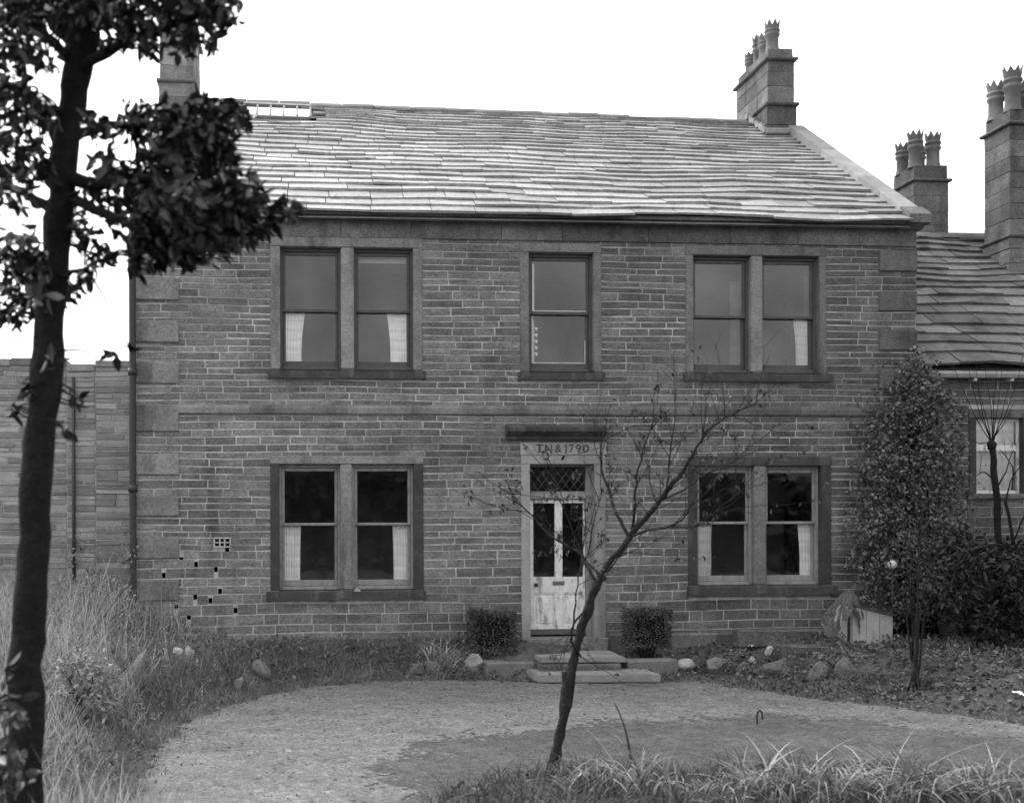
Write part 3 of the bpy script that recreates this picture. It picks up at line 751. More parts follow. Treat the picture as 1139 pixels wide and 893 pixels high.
# air brick
m_ = MB(); a, b, c, d_ = VENT; t_ = .022
m_.box(a, c, -.014, .1, d_ - t_, d_, .6, bev=.003); m_.box(a, c, -.014, .1, b, b + t_, .6, bev=.003)
m_.box(a, a + t_, -.0135, .1, b + t_ + .001, d_ - t_ - .001, .6, bev=.003); m_.box(c - t_, c, -.0135, .1, b + t_ + .001, d_ - t_ - .001, .6, bev=.003)
for k in (1, 2): xk = a + t_ + (c - a - 2 * t_) * k / 3; m_.box(xk - .01, xk + .01, -.013, .1, b + t_ + .001, d_ - t_ - .001, .6, bev=.002)
zk = (b + d_) / 2; m_.box(a + t_ + .002, c - t_ - .002, -.0125, .09, zk - .008, zk + .008, .6, bev=.002)
vb = m_.build('air_brick', boardm, house)
# downpipe on the left corner
m_ = MB(); xp = P(147.5, 450, -.06).x
m_.tube([(xp, -.06, z) for z in np.linspace(-.1, ze - .2, 8)], .05, 10)
m_.tube([(xp, -.06, ze - .2), (xp + .02, -.1, ze - .08), (xp + .06, -.16, ze - .03)], .05, 10)
for z in (.5, 2.2, 3.9, 5.4): m_.tube([(xp, -.06, z), (xp, -.06, z + .1)], .066, 10)
m_.build('downpipe', iron, house)

# ------------------------------------------------------------------ doorway
m_ = MB(); dO, dI = DOOR_O, DOOR_I
zl0, zl1 = P(625, 506, 0).z, dO[3]
m_.box(dO[0], dI[0], -.03, .3, dO[1], dI[3] - .001, .6, bev=.008, jit=.002); m_.box(dI[2], dO[2], -.03, .3, dO[1], dI[3] - .001, .45, bev=.008, jit=.002)
m_.box(dO[0] - .001, dO[2] + .001, -.031, .3, dI[3], zl0 - .002, .6, bev=.008)
ds = m_.build('door_surround', pale, house)
m_ = MB(); m_.box(dO[0] - .01, dO[2] + .012, -.04, .28, zl0, zl1, .75, bev=.008); lt = m_.build('date_stone', pale, house)
# carved letters T N & 1790
def letters(txt, x0, x1, zc, h, y, parent):
    cu = bpy.data.curves.new('letters', 'FONT'); cu.body = txt; cu.size = 1; cu.extrude = .004; cu.offset = .015; cu.align_x = 'LEFT'; cu.space_character = 1.25
    ob = bpy.data.objects.new('tmp_letters', cu); COL.objects.link(ob); bpy.context.view_layer.update()
    me = bpy.data.meshes.new_from_object(ob.evaluated_get(bpy.context.evaluated_depsgraph_get()))
    bpy.data.objects.remove(ob)
    co_ = np.zeros(len(me.vertices) * 3); me.vertices.foreach_get('co', co_); co_ = co_.reshape(-1, 3)
    mn, mx = co_.min(0), co_.max(0); out = np.zeros_like(co_)
    out[:, 0] = x0 + (co_[:, 0] - mn[0]) / (mx[0] - mn[0]) * (x1 - x0); out[:, 2] = zc - h / 2 + (co_[:, 1] - mn[1]) / (mx[1] - mn[1]) * h
    out[:, 1] = y - (co_[:, 2] - mn[2]) * .6
    me.vertices.foreach_set('co', out.ravel()); me.update(); me.materials.clear(); me.materials.append(soot)
    for p in me.polygons: p.material_index = 0
    return me
for ch, pa, pb in (('T', 595.8, 604.2), ('N', 606.2, 614), ('&', 617.4, 625), ('1', 627.6, 631.4), ('7', 632.9, 638.4), ('9', 640.5, 646.2), ('0', 648, 655)):
    p0, p1 = P(pa, 503.3, -.04), P(pb, 494.2, -.04)
    if ch == '1':
        b1_ = MB(); b1_.box(p0.x + .018, p1.x - .012, -.0455, -.0405, p0.z, p1.z, .5, bev=0); b1_.box(p0.x, p0.x + .0175, -.0455, -.0405, p1.z - .028, p1.z - .012, .5, bev=0); b1_.box(p0.x + .004, p1.x + .004, -.0457, -.0406, p0.z - .003, p0.z + .008, .5, bev=0)
        b1_.build('letter', soot, lt); continue
    me = letters(ch, p0.x, p1.x, (p0.z + p1.z) / 2, p1.z - p0.z, -.0405, None)
    if ch in 'TN':                                        # serifs of the carving
        bm = bmesh.new(); bm.from_mesh(me); xc = (p0.x + p1.x) / 2
        for (xa, xb) in ([(xc - .028, xc + .028)] if ch != 'N' else [(p0.x - .012, p0.x + .03), (p1.x - .03, p1.x + .008)]):
            r_ = bmesh.ops.create_cube(bm, size=1)
            for v in r_['verts']: v.co = Vector(((xa + xb) / 2 + v.co.x * (xb - xa), -.0435 + v.co.y * .006, p0.z + .004 + v.co.z * .011))
        bm.to_mesh(me); bm.free()
    link('letter', me, lt)
zh0, zh1 = P(620, 488.5, -.1).z, P(620, 474, -.15).z
m_ = MB(); hx0, hx1 = P(565, 480, -.2).x, P(675.5, 480, -.2).x
h_ = zh1 - zh0
m_.prism_x([(.05, zh0), (-.06, zh0), (-.07, zh0 + h_ * .25), (-.13, zh0 + h_ * .4), (-.2, zh0 + h_ * .6), (-.21, zh0 + h_ * .9), (-.05, zh1 + .03), (.05, zh1 + .03)], hx0, hx1, .35)
m_.build('door_hood', black, house)
# threshold
m_ = MB(); zt0 = P(625, 722, -.1).z; zt1 = P(625, 709.5, -.1).z
m_.box(P(579, 715, -.1).x, P(676, 715, -.1).x, -.16, .32, zt0 - .2, zt1, .5, bev=.012, jit=.003)
m_.build('threshold', ashlar, house)
# door frame, fanlight, door
yd = .16
fx0, fx1 = dI[0] + .001, dI[2] - .001
ztr0, ztr1 = P(625, 555, yd).z, P(625, 548.5, yd).z
m_ = MB()
m_.box(fx0, fx0 + .03, yd - .02, yd + .1, zt1 + .001, dI[3] - .002, .5, bev=.004); m_.box(fx1 - .085, fx1, yd - .02, yd + .1, zt1 + .001, dI[3] - .002, .5, bev=.004)
m_.box(fx0 + .031, fx1 - .086, yd - .035, yd + .1, ztr0, ztr1, .6, bev=.01)
m_.build('door_frame', greywood, house)
fl = MB(); ax, bx = fx0 + .031, fx1 - .086
fl.box(ax, bx, yd + .02, yd + .05, ztr1 + .001, ztr1 + .03, .5, bev=.003); fl.box(ax, bx, yd + .02, yd + .05, dI[3] - .03, dI[3] - .003, .2, bev=.003)
fo = fl.build('fanlight', greywood, house)
m_ = MB(); m_.add([(ax, yd + .04, ztr1 + .03), (bx, yd + .04, ztr1 + .03), (bx, yd + .04, dI[3] - .03), (ax, yd + .04, dI[3] - .03)], [(0, 1, 2, 3)]); m_.build('pane', glass, fo)
m_ = MB(); cw, chh = (bx - ax) / 7, .17; za_, zb_ = ztr1 + .03, dI[3] - .03
for k in range(-4, 8):
    for sg_ in (1, -1):
        p0 = [ax + k * cw, za_] if sg_ > 0 else [ax + k * cw + (zb_ - za_) / chh * cw, za_]
        p1 = [p0[0] + sg_ * (zb_ - za_) / chh * cw, zb_]
        def clip(pa, pb):
            t0, t1 = 0, 1; dxx = pb[0] - pa[0]
            for lim_, s_ in ((ax, 1), (bx, -1)):
                f0 = s_ * (pa[0] - lim_); f1 = s_ * (pb[0] - lim_)
                if f0 < 0 and f1 < 0: return None
                if f0 < 0: t0 = max(t0, f0 / (f0 - f1))
                if f1 < 0: t1 = min(t1, f0 / (f0 - f1))
            if t1 <= t0: return None
            L_ = lambda t: (pa[0] + dxx * t, pa[1] + (pb[1] - pa[1]) * t); return L_(t0), L_(t1)
        c = clip(p0, p1)
        if c: m_.tube([(c[0][0], yd + .033, c[0][1]), (c[1][0], yd + .033, c[1][1])], .004, 5)
m_.build('lattice', brass, fo)
dz0, dz1 = zt1 + .03, ztr0 - .004; dxa, dxb = ax + .003, bx - .003
gx = [P(593.5, 600, yd).x, P(617.5, 600, yd).x, P(626, 600, yd).x, P(650, 600, yd).x]; gz0, gz1 = P(620, 641.5, yd).z, P(620, 559.5, yd).z
pz0, pz1 = P(620, 697, yd).z, P(620, 659, yd).z
m_ = MB(); y0_, y1_ = yd + .02, yd + .065
gx[0] = max(gx[0], dxa + .03); gx[3] = min(gx[3], dxb - .03)
m_.box(dxa, gx[0], y0_, y1_, dz0, dz1, .5, bev=.005); m_.box(gx[3], dxb, y0_, y1_, dz0, dz1, .5, bev=.005)
m_.box(gx[1], gx[2], y0_ - .003, y1_, pz0, gz1 - .001, .55, bev=.008)
m_.box(gx[0] + .001, gx[3] - .001, y0_, y1_, gz1, dz1, .5, bev=.005)
m_.box(gx[0] + .001, gx[1] - .001, y0_ + .001, y1_, pz1, gz0, .5, bev=.005); m_.box(gx[2] + .001, gx[3] - .001, y0_ + .001, y1_, pz1, gz0, .5, bev=.005)
m_.box(gx[0] + .001, gx[3] - .001, y0_, y1_, dz0, pz0, .5, bev=.005)
dr = m_.build('front_door', whitewood, house)
for (a_, b_) in ((gx[0], gx[1]), (gx[2], gx[3])):
    m_ = MB(); m_.add([(a_, yd + .04, gz0), (b_, yd + .04, gz0), (b_, yd + .04, gz1), (a_, yd + .04, gz1)], [(0, 1, 2, 3)]); m_.build('pane', glass, dr)
    m_ = MB(); m_.box(a_ + .001, b_ - .001, yd + .045, yd + .06, pz0, pz1, .3, bev=0)
    m_.box(a_ + .05, b_ - .05, yd + .03, yd + .05, pz0 + .06, pz1 - .06, .6, bev=.012); m_.box(a_ + .085, b_ - .085, yd + .022, yd + .045, pz0 + .1, pz1 - .1, .7, bev=.01)
    for (q0, q1, r0, r1) in ((a_ + .001, b_ - .001, pz1 - .022, pz1 - .001), (a_ + .001, b_ - .001, pz0 + .001, pz0 + .022), (a_ + .001, a_ + .02, pz0 + .024, pz1 - .024), (b_ - .02, b_ - .001, pz0 + .024, pz1 - .024)):
        m_.box(q0, q1, yd + .026, yd + .058, r0, r1, .4, bev=.006)
    m_.build('door_panel', whitewood, dr)
m_ = MB(); p = P(621.5, 648.5, yd); m_.box(p.x - .09, p.x + .09, yd + .008, yd + .02, p.z - .03, p.z + .03, .5, bev=.006); m_.box(p.x - .065, p.x + .065, yd + .002, yd + .0085, p.z - .015, p.z + .015, .2, bev=.003); m_.build('letterbox', brass, dr)
m_ = MB(); p = P(596.5, 650.5, yd); m_.lathe((0, 0, 0), [(.001, .06), (.02, .057), (.03, .045), (.026, .03), (.012, .022), (.012, .004), (.03, .003), (.03, 0)], 12, .2)
m_.v = [(p.x + v[0], yd + .02 - v[2], p.z + v[1]) for v in m_.v]; m_.build('door_knob', iron, dr)
m_ = MB(); p = P(621.8, 598, yd); m_.box(p.x - .018, p.x + .018, yd + .0, yd + .016, p.z - .06, p.z + .06, .5, bev=.006)
m_.tube([(p.x + .03 * math.sin(a), yd - .012, p.z - .01 - .035 * math.cos(a)) for a in np.linspace(0, 2 * math.pi, 13)], .007, 6); m_.build('door_knocker', iron, dr)
m_ = MB(); m_.hexa([(dxa, yd - .005, dz0), (dxb, yd - .005, dz0), (dxb, yd + .019, dz0), (dxa, yd + .019, dz0), (dxa, yd + .005, dz0 + .07), (dxb, yd + .005, dz0 + .07), (dxb, yd + .019, dz0 + .08), (dxa, yd + .019, dz0 + .08)], .4); m_.build('weather_board', darkwood, dr)

# ------------------------------------------------------------------ steps
def slab_px(name, back, frontp, zt, th, label, cat, mat=flag):
    """a slab from its back and front edge pixels on the level zt"""
    bl, br = G(*back[0], zt), G(*back[1], zt); fl_, fr_ = G(*frontp[0], zt), G(*frontp[1], zt)
    m_ = MB(); n = 10; top = []
    bmx = bmesh.new()
    ring = [fl_, fr_, br, bl]
    vt = [bmx.verts.new(p) for p in ring]; f = bmx.faces.new(vt)
    ex = bmesh.ops.extrude_face_region(bmx, geom=[f]); nv = [v for v in ex['geom'] if isinstance(v, bmesh.types.BMVert)]
    for v in nv: v.co.z -= th
    bmesh.ops.recalc_face_normals(bmx, faces=bmx.faces[:])
    bmesh.ops.bevel(bmx, geom=bmx.edges[:], offset=.012, segments=2, affect='EDGES')
    bmesh.ops.subdivide_edges(bmx, edges=[e for e in bmx.edges if e.calc_length() > .3], cuts=5, use_grid_fill=True)
    for v in bmx.verts: v.co += Vector((mnoise.noise(v.co * 6), mnoise.noise(v.co * 6 + Vector((9, 0, 0))), mnoise.noise(v.co * 5 + Vector((0, 7, 0))))) * .006
    bmx.verts.index_update()
    m_.add([v.co for v in bmx.verts], [[v.index for v in f.verts] for f in bmx.faces], .5); bmx.free()
    return tag(m_.build(name, mat), label, cat)
zu, zlw = P(625, 723, -.2).z, -.335
slab_px('step_slab', ((587, 723.8), (678, 723)), ((601.5, 731.6), (696.3, 730.6)), zu, .075, 'upper flagstone step directly under the front door', 'step')
m_ = MB(); a_, b_ = G(601, 733, zu), G(696, 732, zu)
m_.box(a_.x + .03, b_.x - .03, a_.y + .06, -.17, -.5, zu - .078, .3, bev=.02, jit=.01); tag(m_.build('step_block', soot), 'dark stone block carrying the upper flagstone step', 'stone block')
slab_px('step_slab', ((583.2, 743.2), (714.5, 743)), ((598, 750.3), (735.5, 749.8)), zlw, .11, 'lower, wider flagstone step level with the drive', 'step')
def side_block(x0, x1, y0, y1, zt, label):
    a = G(x0, y1, zt); b = G(x1, y1, zt); bk = G(x0, y0, zt)
    m_ = MB(); m_.box(a.x, b.x, a.y, bk.y, -.5, zt, .5, bev=.02, jit=.012)
    return tag(m_.build('kerb_block', M('kerb_stone_%d' % int(x0), .2, .9, .15, .2, ((4, .3), (40, .25)), ((60, .5, .01),))), label, 'kerb stone')
side_block(541, 597, 733, 737, -.24, 'long dark kerb stone left of the door steps')
side_block(698, 757, 731.5, 734.5, -.22, 'long dark kerb stone right of the door steps')

# ------------------------------------------------------------------ stones
def rock(px, py, wpx, hpx, label, mat=rockm, Y=None, squash=1., flat=False, seed=0, rot=0, name='rock', cat='rock', sink=.35, ang=.5):
    b = on_ground(px, py) if Y is None else P(px, py, Y)
    sc_ = (b - CAM).dot(F_) / FPX; W = wpx * sc_; H = hpx * sc_
    bmx = bmesh.new(); bmesh.ops.create_icosphere(bmx, subdivisions=3, radius=1)
    rs = random.Random(seed * 31 + int(px)); off = Vector((rs.random() * 50, rs.random() * 50, rs.random() * 50))
    planes = [(Vector((rs.uniform(-1, 1), rs.uniform(-1, 1), rs.uniform(-1, 1))).normalized(), rs.uniform(.34, .72)) for _ in range(12)]
    if flat: planes += [(Vector((0, 0, 1)), .5), (Vector((0, -1, 0)), .55), (Vector((1, 0, .1)).normalized(), .6), (Vector((-1, 0, .1)).normalized(), .6)]
    for v in bmx.verts:
        p = v.co.copy()
        for n_, d0 in planes:
            e = p.dot(n_) - d0
            if e > 0: p -= n_ * e * (.97 if ang > .3 else .6)
        p += p.normalized() * (.10 * mnoise.noise(p * 2.2 + off) + .05 * mnoise.noise(p * 6 + off))
        v.co = p
    zmn = min(v.co.z for v in bmx.verts); zmx = max(v.co.z for v in bmx.verts); xm = max(abs(v.co.x) for v in bmx.verts)
    cr_, sr_ = math.cos(rot), math.sin(rot)
    for v in bmx.verts:
        x, y, z = v.co.x / xm * W / 2, v.co.y / xm * W / 2 * .75 * squash, (v.co.z - zmn) / (zmx - zmn) * H * (1 + sink) - H * sink
        v.co = Vector((b.x + x * cr_ + z * sr_, b.y + y + W * .2, b.z + z * cr_ - x * sr_))
    bmx.verts.index_update(); m_ = MB(); m_.add([v.co for v in bmx.verts], [[v.index for v in f.verts] for f in bmx.faces], rs.random(), 0, ang < .3); bmx.free()
    return tag(m_.build(name, mat), label, cat)
rock(528.5, 748, 25, 20, 'square whitened stone left of the door steps', rockw, flat=True, seed=3)
rock(765, 746, 25, 13, 'white crumpled lump right of the long kerb stone', rockw, seed=44, ang=.2)
rock(502, 751, 22, 14, 'dark edging stone next to the whitened stone', flat=True, seed=5)
rock(482, 751, 19, 15, 'dark edging stone below the strap-leaved plant', flat=True, seed=6)
rock(463, 751, 18, 12, 'leftmost dark edging stone in the row by the steps', flat=True, seed=7)
rock(800, 748, 26, 17, 'low grey rockery stone at the left end of the right bed', seed=8)
rock(827, 749, 18, 11, 'small pale rockery stone near the drive edge', rockm, seed=9)
rock(838, 739, 9, 9, 'small white chip standing in the right bed', rockw, seed=10)
rock(856, 727, 10, 9, 'small white pebble on the dark flat slab', rockw, seed=11, Y=-1.2)
rock(873, 754, 44, 20, 'broad grey rockery stone at the front of the right bed', seed=12)
rock(915, 756, 32, 20, 'round-shouldered dark stone at the front of the right bed', soot, seed=13, ang=.2)
rock(946, 756, 30, 25, 'craggy stone nearest the white box at the front of the right bed', rockm, seed=14, squash=.8)
rock(826, 722, 20, 12, 'grey stone propped at the left end of the slabs', seed=15)
rock(181, 732, 13, 11, 'leftmost of three white stones on the rough bank', rockw, seed=17)
rock(196, 732, 15, 12, 'middle of three white stones on the rough bank', rockw, seed=18)
rock(211, 733, 15, 14, 'rightmost of three white stones on the rough bank', rockw, seed=19)
rock(212, 716, 20, 11, 'flat grey stone high on the bank by the wall', seed=20, flat=True)
rock(146, 768, 20, 50, 'tall leaning grey slab on the rough bank', seed=21, rot=.35)
rock(163, 768, 17, 40, 'shorter leaning slab beside the tall one', seed=22, rot=.4)
rock(143, 728, 18, 12, 'pale stone on top of the leaning slabs', coping, seed=27)
rock(292, 754, 24, 20, 'rounded brown stone in the grass left of the drive', seed=23, ang=.2)
rock(245, 768, 12, 16, 'narrow upright grey stone by the drive edge, left of its twin', seed=24)
rock(265, 770, 13, 16, 'narrow upright grey stone by the drive edge, right of its twin', seed=25)
rock(398, 664, 10, 10, 'pale stone lump on the lower left sill', coping, Y=-.06, seed=26, squash=.5, sink=0)
m_ = MB(); a_, b_ = P(818, 703, -.35), P(937, 703, -.35)
m_.box(a_.x, b_.x, -.5, -.15, a_.z - .22, a_.z + .03, .3, bev=.02, jit=.015); tag(m_.build('stone_slab', soot), 'long dark slab lying along the foot of the wall', 'slab')
m_ = MB(); a_, b_ = P(862, 722, -.95), P(912, 722, -.95)
m_.box(a_.x, b_.x, -1.2, -.6, a_.z - .16, a_.z + .06, .2, bev=.025, jit=.03); tag(m_.build('stone_slab', soot), 'short dark slab stacked in front of the long one', 'slab')
m_ = MB(); a_, b_ = P(908, 722, -.75), P(946, 722, -.75)
m_.box(a_.x, b_.x, -1.0, -.52, a_.z - .2, a_.z + .1, .6, bev=.03, jit=.03); tag(m_.build('stone_slab', rockm), 'grey slab leaning at the left foot of the white box', 'slab')

m_ = MB(); a_, b_ = P(946, 720.5, -1.02), P(1002, 720.5, -1.02)
m_.box(a_.x, b_.x, -1.08, -.4, a_.z - .3, a_.z - .002, .3, bev=.02, jit=.012); tag(m_.build('stone_slab', black), 'blackened flat stone carrying the white wooden box', 'slab')
# ------------------------------------------------------------------ white box with sacking
Yb = -1.0
bl, br, tr, tl = P(949, 718.5, Yb), P(993.5, 719, Yb), P(994, 685.5, Yb), P(951, 674, Yb)
bx_ = thing('wooden_box', (bl.x, Yb, bl.z), 'white boarded box with a sloping lid by the ivy', 'box')
m_ = MB()
for k in range(3):
    f0, f1 = k / 3, (k + 1) / 3 - .012; q = lambda f, t: (bl.x + (br.x - bl.x) * f, Yb, (bl.z if t == 0 else tl.z + (tr.z - tl.z) * f))
    a0, a1, t0, t1 = q(f0, 0), q(f1, 0), q(f0, 1), q(f1, 1)
    m_.hexa([a0, a1, (a1[0], Yb + .025, a1[2]), (a0[0], Yb + .025, a0[2]), t0, t1, (t1[0], Yb + .025, t1[2]), (t0[0], Yb + .025, t0[2])], [.5, .6, .4][k])
m_.build('front_boards', boardm, bx_)
dp = .55
for xx, zt_ in ((bl.x, tl.z), (br.x - .02, tr.z)):
    m_ = MB(); m_.box(xx, xx + .02, Yb + .027, Yb + dp, bl.z, zt_ - .006, .4, bev=.003); m_.build('side_board', boardm, bx_)
m_ = MB(); m_.box(bl.x, br.x, Yb + dp + .002, Yb + dp + .02, bl.z, tr.z, .4, bev=.003); m_.build('back_board', boardm, bx_)
m_ = MB(); m_.hexa([(tl.x - .03, Yb - .03, tl.z + .002), (tr.x + .02, Yb - .03, tr.z + .002), (tr.x + .02, Yb + dp + .03, tr.z + .002), (tl.x - .03, Yb + dp + .03, tl.z + .002),
                    (tl.x - .03, Yb - .03, tl.z + .03), (tr.x + .02, Yb - .03, tr.z + .03), (tr.x + .02, Yb + dp + .03, tr.z + .03), (tl.x - .03, Yb + dp + .03, tl.z + .03)], .3); m_.build('lid', tarp, bx_)
# ragged sacking hung over a stake and the box corner
V = []; Q = []; nu, nv = 56, 22
pk = P(944, 655, Yb + .1)
for j in range(nv + 1):
    v = j / nv
    for i in range(nu + 1):
        u = i / nu; a = math.pi * (1.05 - 1.15 * u)
        ln = .34 + .30 * math.exp(-((u - .18) / .16) ** 2) + .38 * math.exp(-((u - .62) / .07) ** 2) + .12 * mnoise.noise(Vector((u * 9, 2, 0)))
        wd = .26 + .12 * math.exp(-((u - .12) / .2) ** 2) - .08 * u
        fold = 1 + (.14 * math.sin(u * 19 + 1.2 * math.sin(v * 3)) + .06 * math.sin(u * 47) + .28 * mnoise.noise(Vector((u * 5, v * 2, 5)))) * v ** .7
        r = .015 + wd * v ** .85 * fold
        V.append((pk.x + r * math.cos(a), pk.y - .03 - r * math.sin(max(a, 0)) * .6, pk.z - ln * v ** 1.25 + .03 * mnoise.noise(Vector((u * 14, v * 6, 1)))))
for j in range(nv):
    for i in range(nu):
        if v and mnoise.noise(Vector((i * .33, j * .12, 8))) > .6 - .62 * (j / nv) ** 2: continue
        a = j * (nu + 1) + i; Q.append((a, a + 1, a + nu + 2, a + nu + 1))
o = mesh_np('sacking', V, Q, rng.random(len(Q)), tarp)
for p in o.data.polygons: p.use_smooth = True
tag(o, 'ragged dark cloth draped over a stake beside the white box', 'cloth')
m_ = MB(); m_.tube([(pk.x, pk.y + .01, pk.z - .8), (pk.x + .01, pk.y, pk.z - .02)], .018, 7); tag(m_.build('stake', twigm), 'wooden stake under the ragged cloth by the box', 'stake')

# ------------------------------------------------------------------ adjoining cottage on the right
YC = .25
cz0 = -.5; czt = P(1080, 417, YC).z
CX0 = XR + .025; CX1 = P(1300, 500, YC).x + 1.5
cot = thing('cottage', (CX0 + 1, YC, cz0), 'low stone cottage with mossy slate roof joined to the right gable', 'cottage')
CWo = R(1077, 455, 1146, 555, YC); CWi = R(1085.5, 465, 1137.5, 549, YC)
mpc = lambda u, n, z: Vector((u, YC - n, z))
m_ = MB()
sheet(m_, CX0, CX1, cz0 - .2, czt, [(CWo[0] + .03, CWo[1] + .03, CWo[2] - .03, CWo[3] - .03)], mpc)
rubble(m_, CX0 + .01, CX1, cz0, czt, [(CWo[0] + .02, CWo[1] + .02, CWo[2] - .02, CWo[3] - .02)], mpc, h=(.11, .16))
m_.build('front_wall', [mortar, stone], cot)
YCR = YC + 4.0; CZR = P(1075, 263, YCR).z; cze = P(1080, 408, YC - .2).z
m_ = MB(); m_.box(CX0, CX1, YC + .26, 2 * YCR - YC, cz0 - .2, cz0 + .25, .5, bev=0)
m_.box(CX1 - .3, CX1 - .002, YC + .002, 2 * YCR - YC - .31, cz0 + .252, czt, .5, bev=0); m_.box(CX0, CX1, 2 * YCR - YC - .3, 2 * YCR - YC, cz0 + .252, czt, .5, bev=0)
m_.build('rear_wall', stone, cot)
m_ = MB()
c00, c10, c11, c01 = (CX0 + .01, YC - .26, cze), (CX1 + .1, YC - .26, cze), (CX1 + .1, YCR, CZR), (CX0 + .01, YCR, CZR)
CS = slate_roof(m_, c00, c10, c11, c01, 17, (.4, .85), .075, thick=(.03, .055), seedo=40, e0=1.2, e1=.8)
m_.build('roof', slate2, cot)
m_ = MB(); m_.add([(CX0, 2 * YCR - YC + .2, cze - .05), (CX1, 2 * YCR - YC + .2, cze - .05), (CX1, YCR, CZR - .05), (CX0, YCR, CZR - .05)], [(0, 1, 2, 3)])
m_.build('back_slope', slate2, cot)
m_ = MB(); x = CX0 + .02
while x < CX1:
    x2 = x + random.uniform(.5, .7); m_.prism_x([(YCR - .18, CZR - .07), (YCR - .12, CZR - .01), (YCR, CZR + .07), (YCR + .12, CZR - .01), (YCR + .18, CZR - .07)], x, x2 - .01, random.random()); x = x2
m_.build('ridge', slate2, cot)
m_ = MB(); zg0 = cze - .1
m_.prism_x([(YC - .02, zg0 - .06), (YC - .2, zg0 - .06), (YC - .24, zg0 - .01), (YC - .24, zg0 + .03), (YC - .21, zg0 + .03), (YC - .2, zg0 - .01), (YC - .02, zg0 - .01)], CX0 + .05, CX1, .7)
m_.build('gutter', boardm, cot)
for px in (1078, 1118): m_ = MB(); p = P(px, 424, YC); m_.box(p.x - .03, p.x + .03, YC - .18, YC - .008, p.z - .02, p.z + .035, .5, bev=.006); m_.build('gutter_bracket', boardm, cot)
m_ = MB(); m_.box(CWo[0], CWo[2], YC - .025, YC + .16, CWi[3], CWo[3], .3, bev=.01)
cw_ = m_.build('window', soot, cot)
for (xa, xb) in ((CWo[0] + .001, CWi[0]), (CWi[2], CWo[2] - .001)):
    m_ = MB(); m_.box(xa, xb, YC - .02, YC + .16, CWi[1] + .001, CWi[3] - .001, .3, bev=.01); m_.build('jamb', black, cw_)
m_ = MB(); m_.box(CWo[0] - .03, CWo[2] + .03, YC - .07, YC + .16, CWo[1], CWi[1], .4, bev=.015); m_.build('sill', soot, cw_)
def csash():
    x0, z0, x1, z1 = CWi; m_ = MB(); y = YC + .08; zm = P(1110, 498, YC).z; t = .04
    m_.box(x0, x0 + t, y, y + .05, z0, z1, .5, bev=.004); m_.box(x1 - t, x1, y, y + .05, z0, z1, .5, bev=.004)
    for (a, b) in ((z0, z0 + .05), (zm - .05, zm + .05), (z1 - .05, z1)): m_.box(x0 + t + .001, x1 - t - .001, y, y + .05, a + .001, b - .001, .5, bev=.004)
    xm = (x0 + x1) / 2; m_.box(xm - .018, xm + .018, y + .002, y + .045, z0 + .052, zm - .052, .6, bev=.004); m_.box(xm - .018, xm + .018, y + .002, y + .045, zm + .052, z1 - .052, .6, bev=.004)
    s = m_.build('sash', whitewood, cw_)
    for (a, b) in ((z0 + .05, zm - .05), (zm + .05, z1 - .05)):
        g = MB(); g.add([(x0 + t, y + .025, a), (x1 - t, y + .025, a), (x1 - t, y + .025, b), (x0 + t, y + .025, b)], [(0, 1, 2, 3)]); g.build('pane', glass, s)
    return x0 + t, x1 - t, z0 + .05, z1 - .05
q = csash()
cc = curtain(q[0] - .02, q[1] + .02, q[2] - .02, q[3] + .02, 'gathered lace curtain filling the cottage window', 0, n=40, y=YC + .17, amp=.02)
del cc['group']
# cottage chimneys
def roof_hit(px, py):
    n_ = (Vector(c10) - Vector(c00)).cross(Vector(c01) - Vector(c00)); d = ray(px, py); t = (Vector(c00) - CAM).dot(n_) / d.dot(n_); return CAM + d * t
y2 = YCR + .1
a0, a1 = P(1016, 220, y2).x, P(1057, 220, y2).x
stack(a0 , a1, y2, .80, CZR - .5, P(1030, 235, y2).z - .6, P(1030, 200, y2).z, P(1030, 183, y2).z, cot, soot, .02,
      [(.2, .70, .14, -.24), (.2, .68, .14, .12), (.78, .62, .13, -.24), (.78, .6, .13, .1)])
h = roof_hit(1108, 300); y3 = h.y - .2
a0, a1 = P(1123, 220, y3).x, P(1123, 220, y3).x + .85
stack(a0, a1, y3, .82, h.z - .8, P(1117, 262, y3).z, P(1117, 136, y3).z, P(1117, 119, y3).z, cot, soot, .03,
      [(.22, .80, .155, -.24), (.78, .70, .15, -.26), (.22, .78, .155, .2), (.78, .74, .15, .2)])

# ------------------------------------------------------------------ wall at the left
YW = .9
wl = thing('yard_wall', (P(60, 600, YW).x, YW, -.3), 'high stone wall with uneven top, left of the house', 'wall')
m_ = MB(); wx0 = P(-260, 500, YW).x; wx1 = XL - .01
mpw = lambda u, n, z: Vector((u, YW - n, z))
zt_ = P(40, 400, YW).z
segs = [(wx0, P(74, 400, YW).x, P(40, 400, YW).z), (P(74, 400, YW).x, P(106, 400, YW).x, P(90, 406, YW).z), (P(106, 400, YW).x, wx1, P(125, 401, YW).z)]
for (a, b, zt2) in segs:
    m_.hexa([(a, YW, -.6), (b, YW, -.6), (b, YW + .4, -.6), (a, YW + .4, -.6), (a, YW, zt2 - .02), (b, YW, zt2 - .02), (b, YW + .4, zt2 - .02), (a, YW + .4, zt2 - .02)], .5, 0)
    rubble(m_, a, b, -.4, zt2 - .1, [], mpw, h=(.06, .11), l=(.2, .7), gap=.009, proud=.016)
wallst = M('yard_wall_stone', .36, .9, .15, .35, ((3, .25), (45, .3), (170, .25)), ((50, .6, .01), (190, .5, .005)), stain=(((.6, .6, .9), .5, .7, .65),))
m_.build('masonry', [mortar, wallst], wl)
m_ = MB()
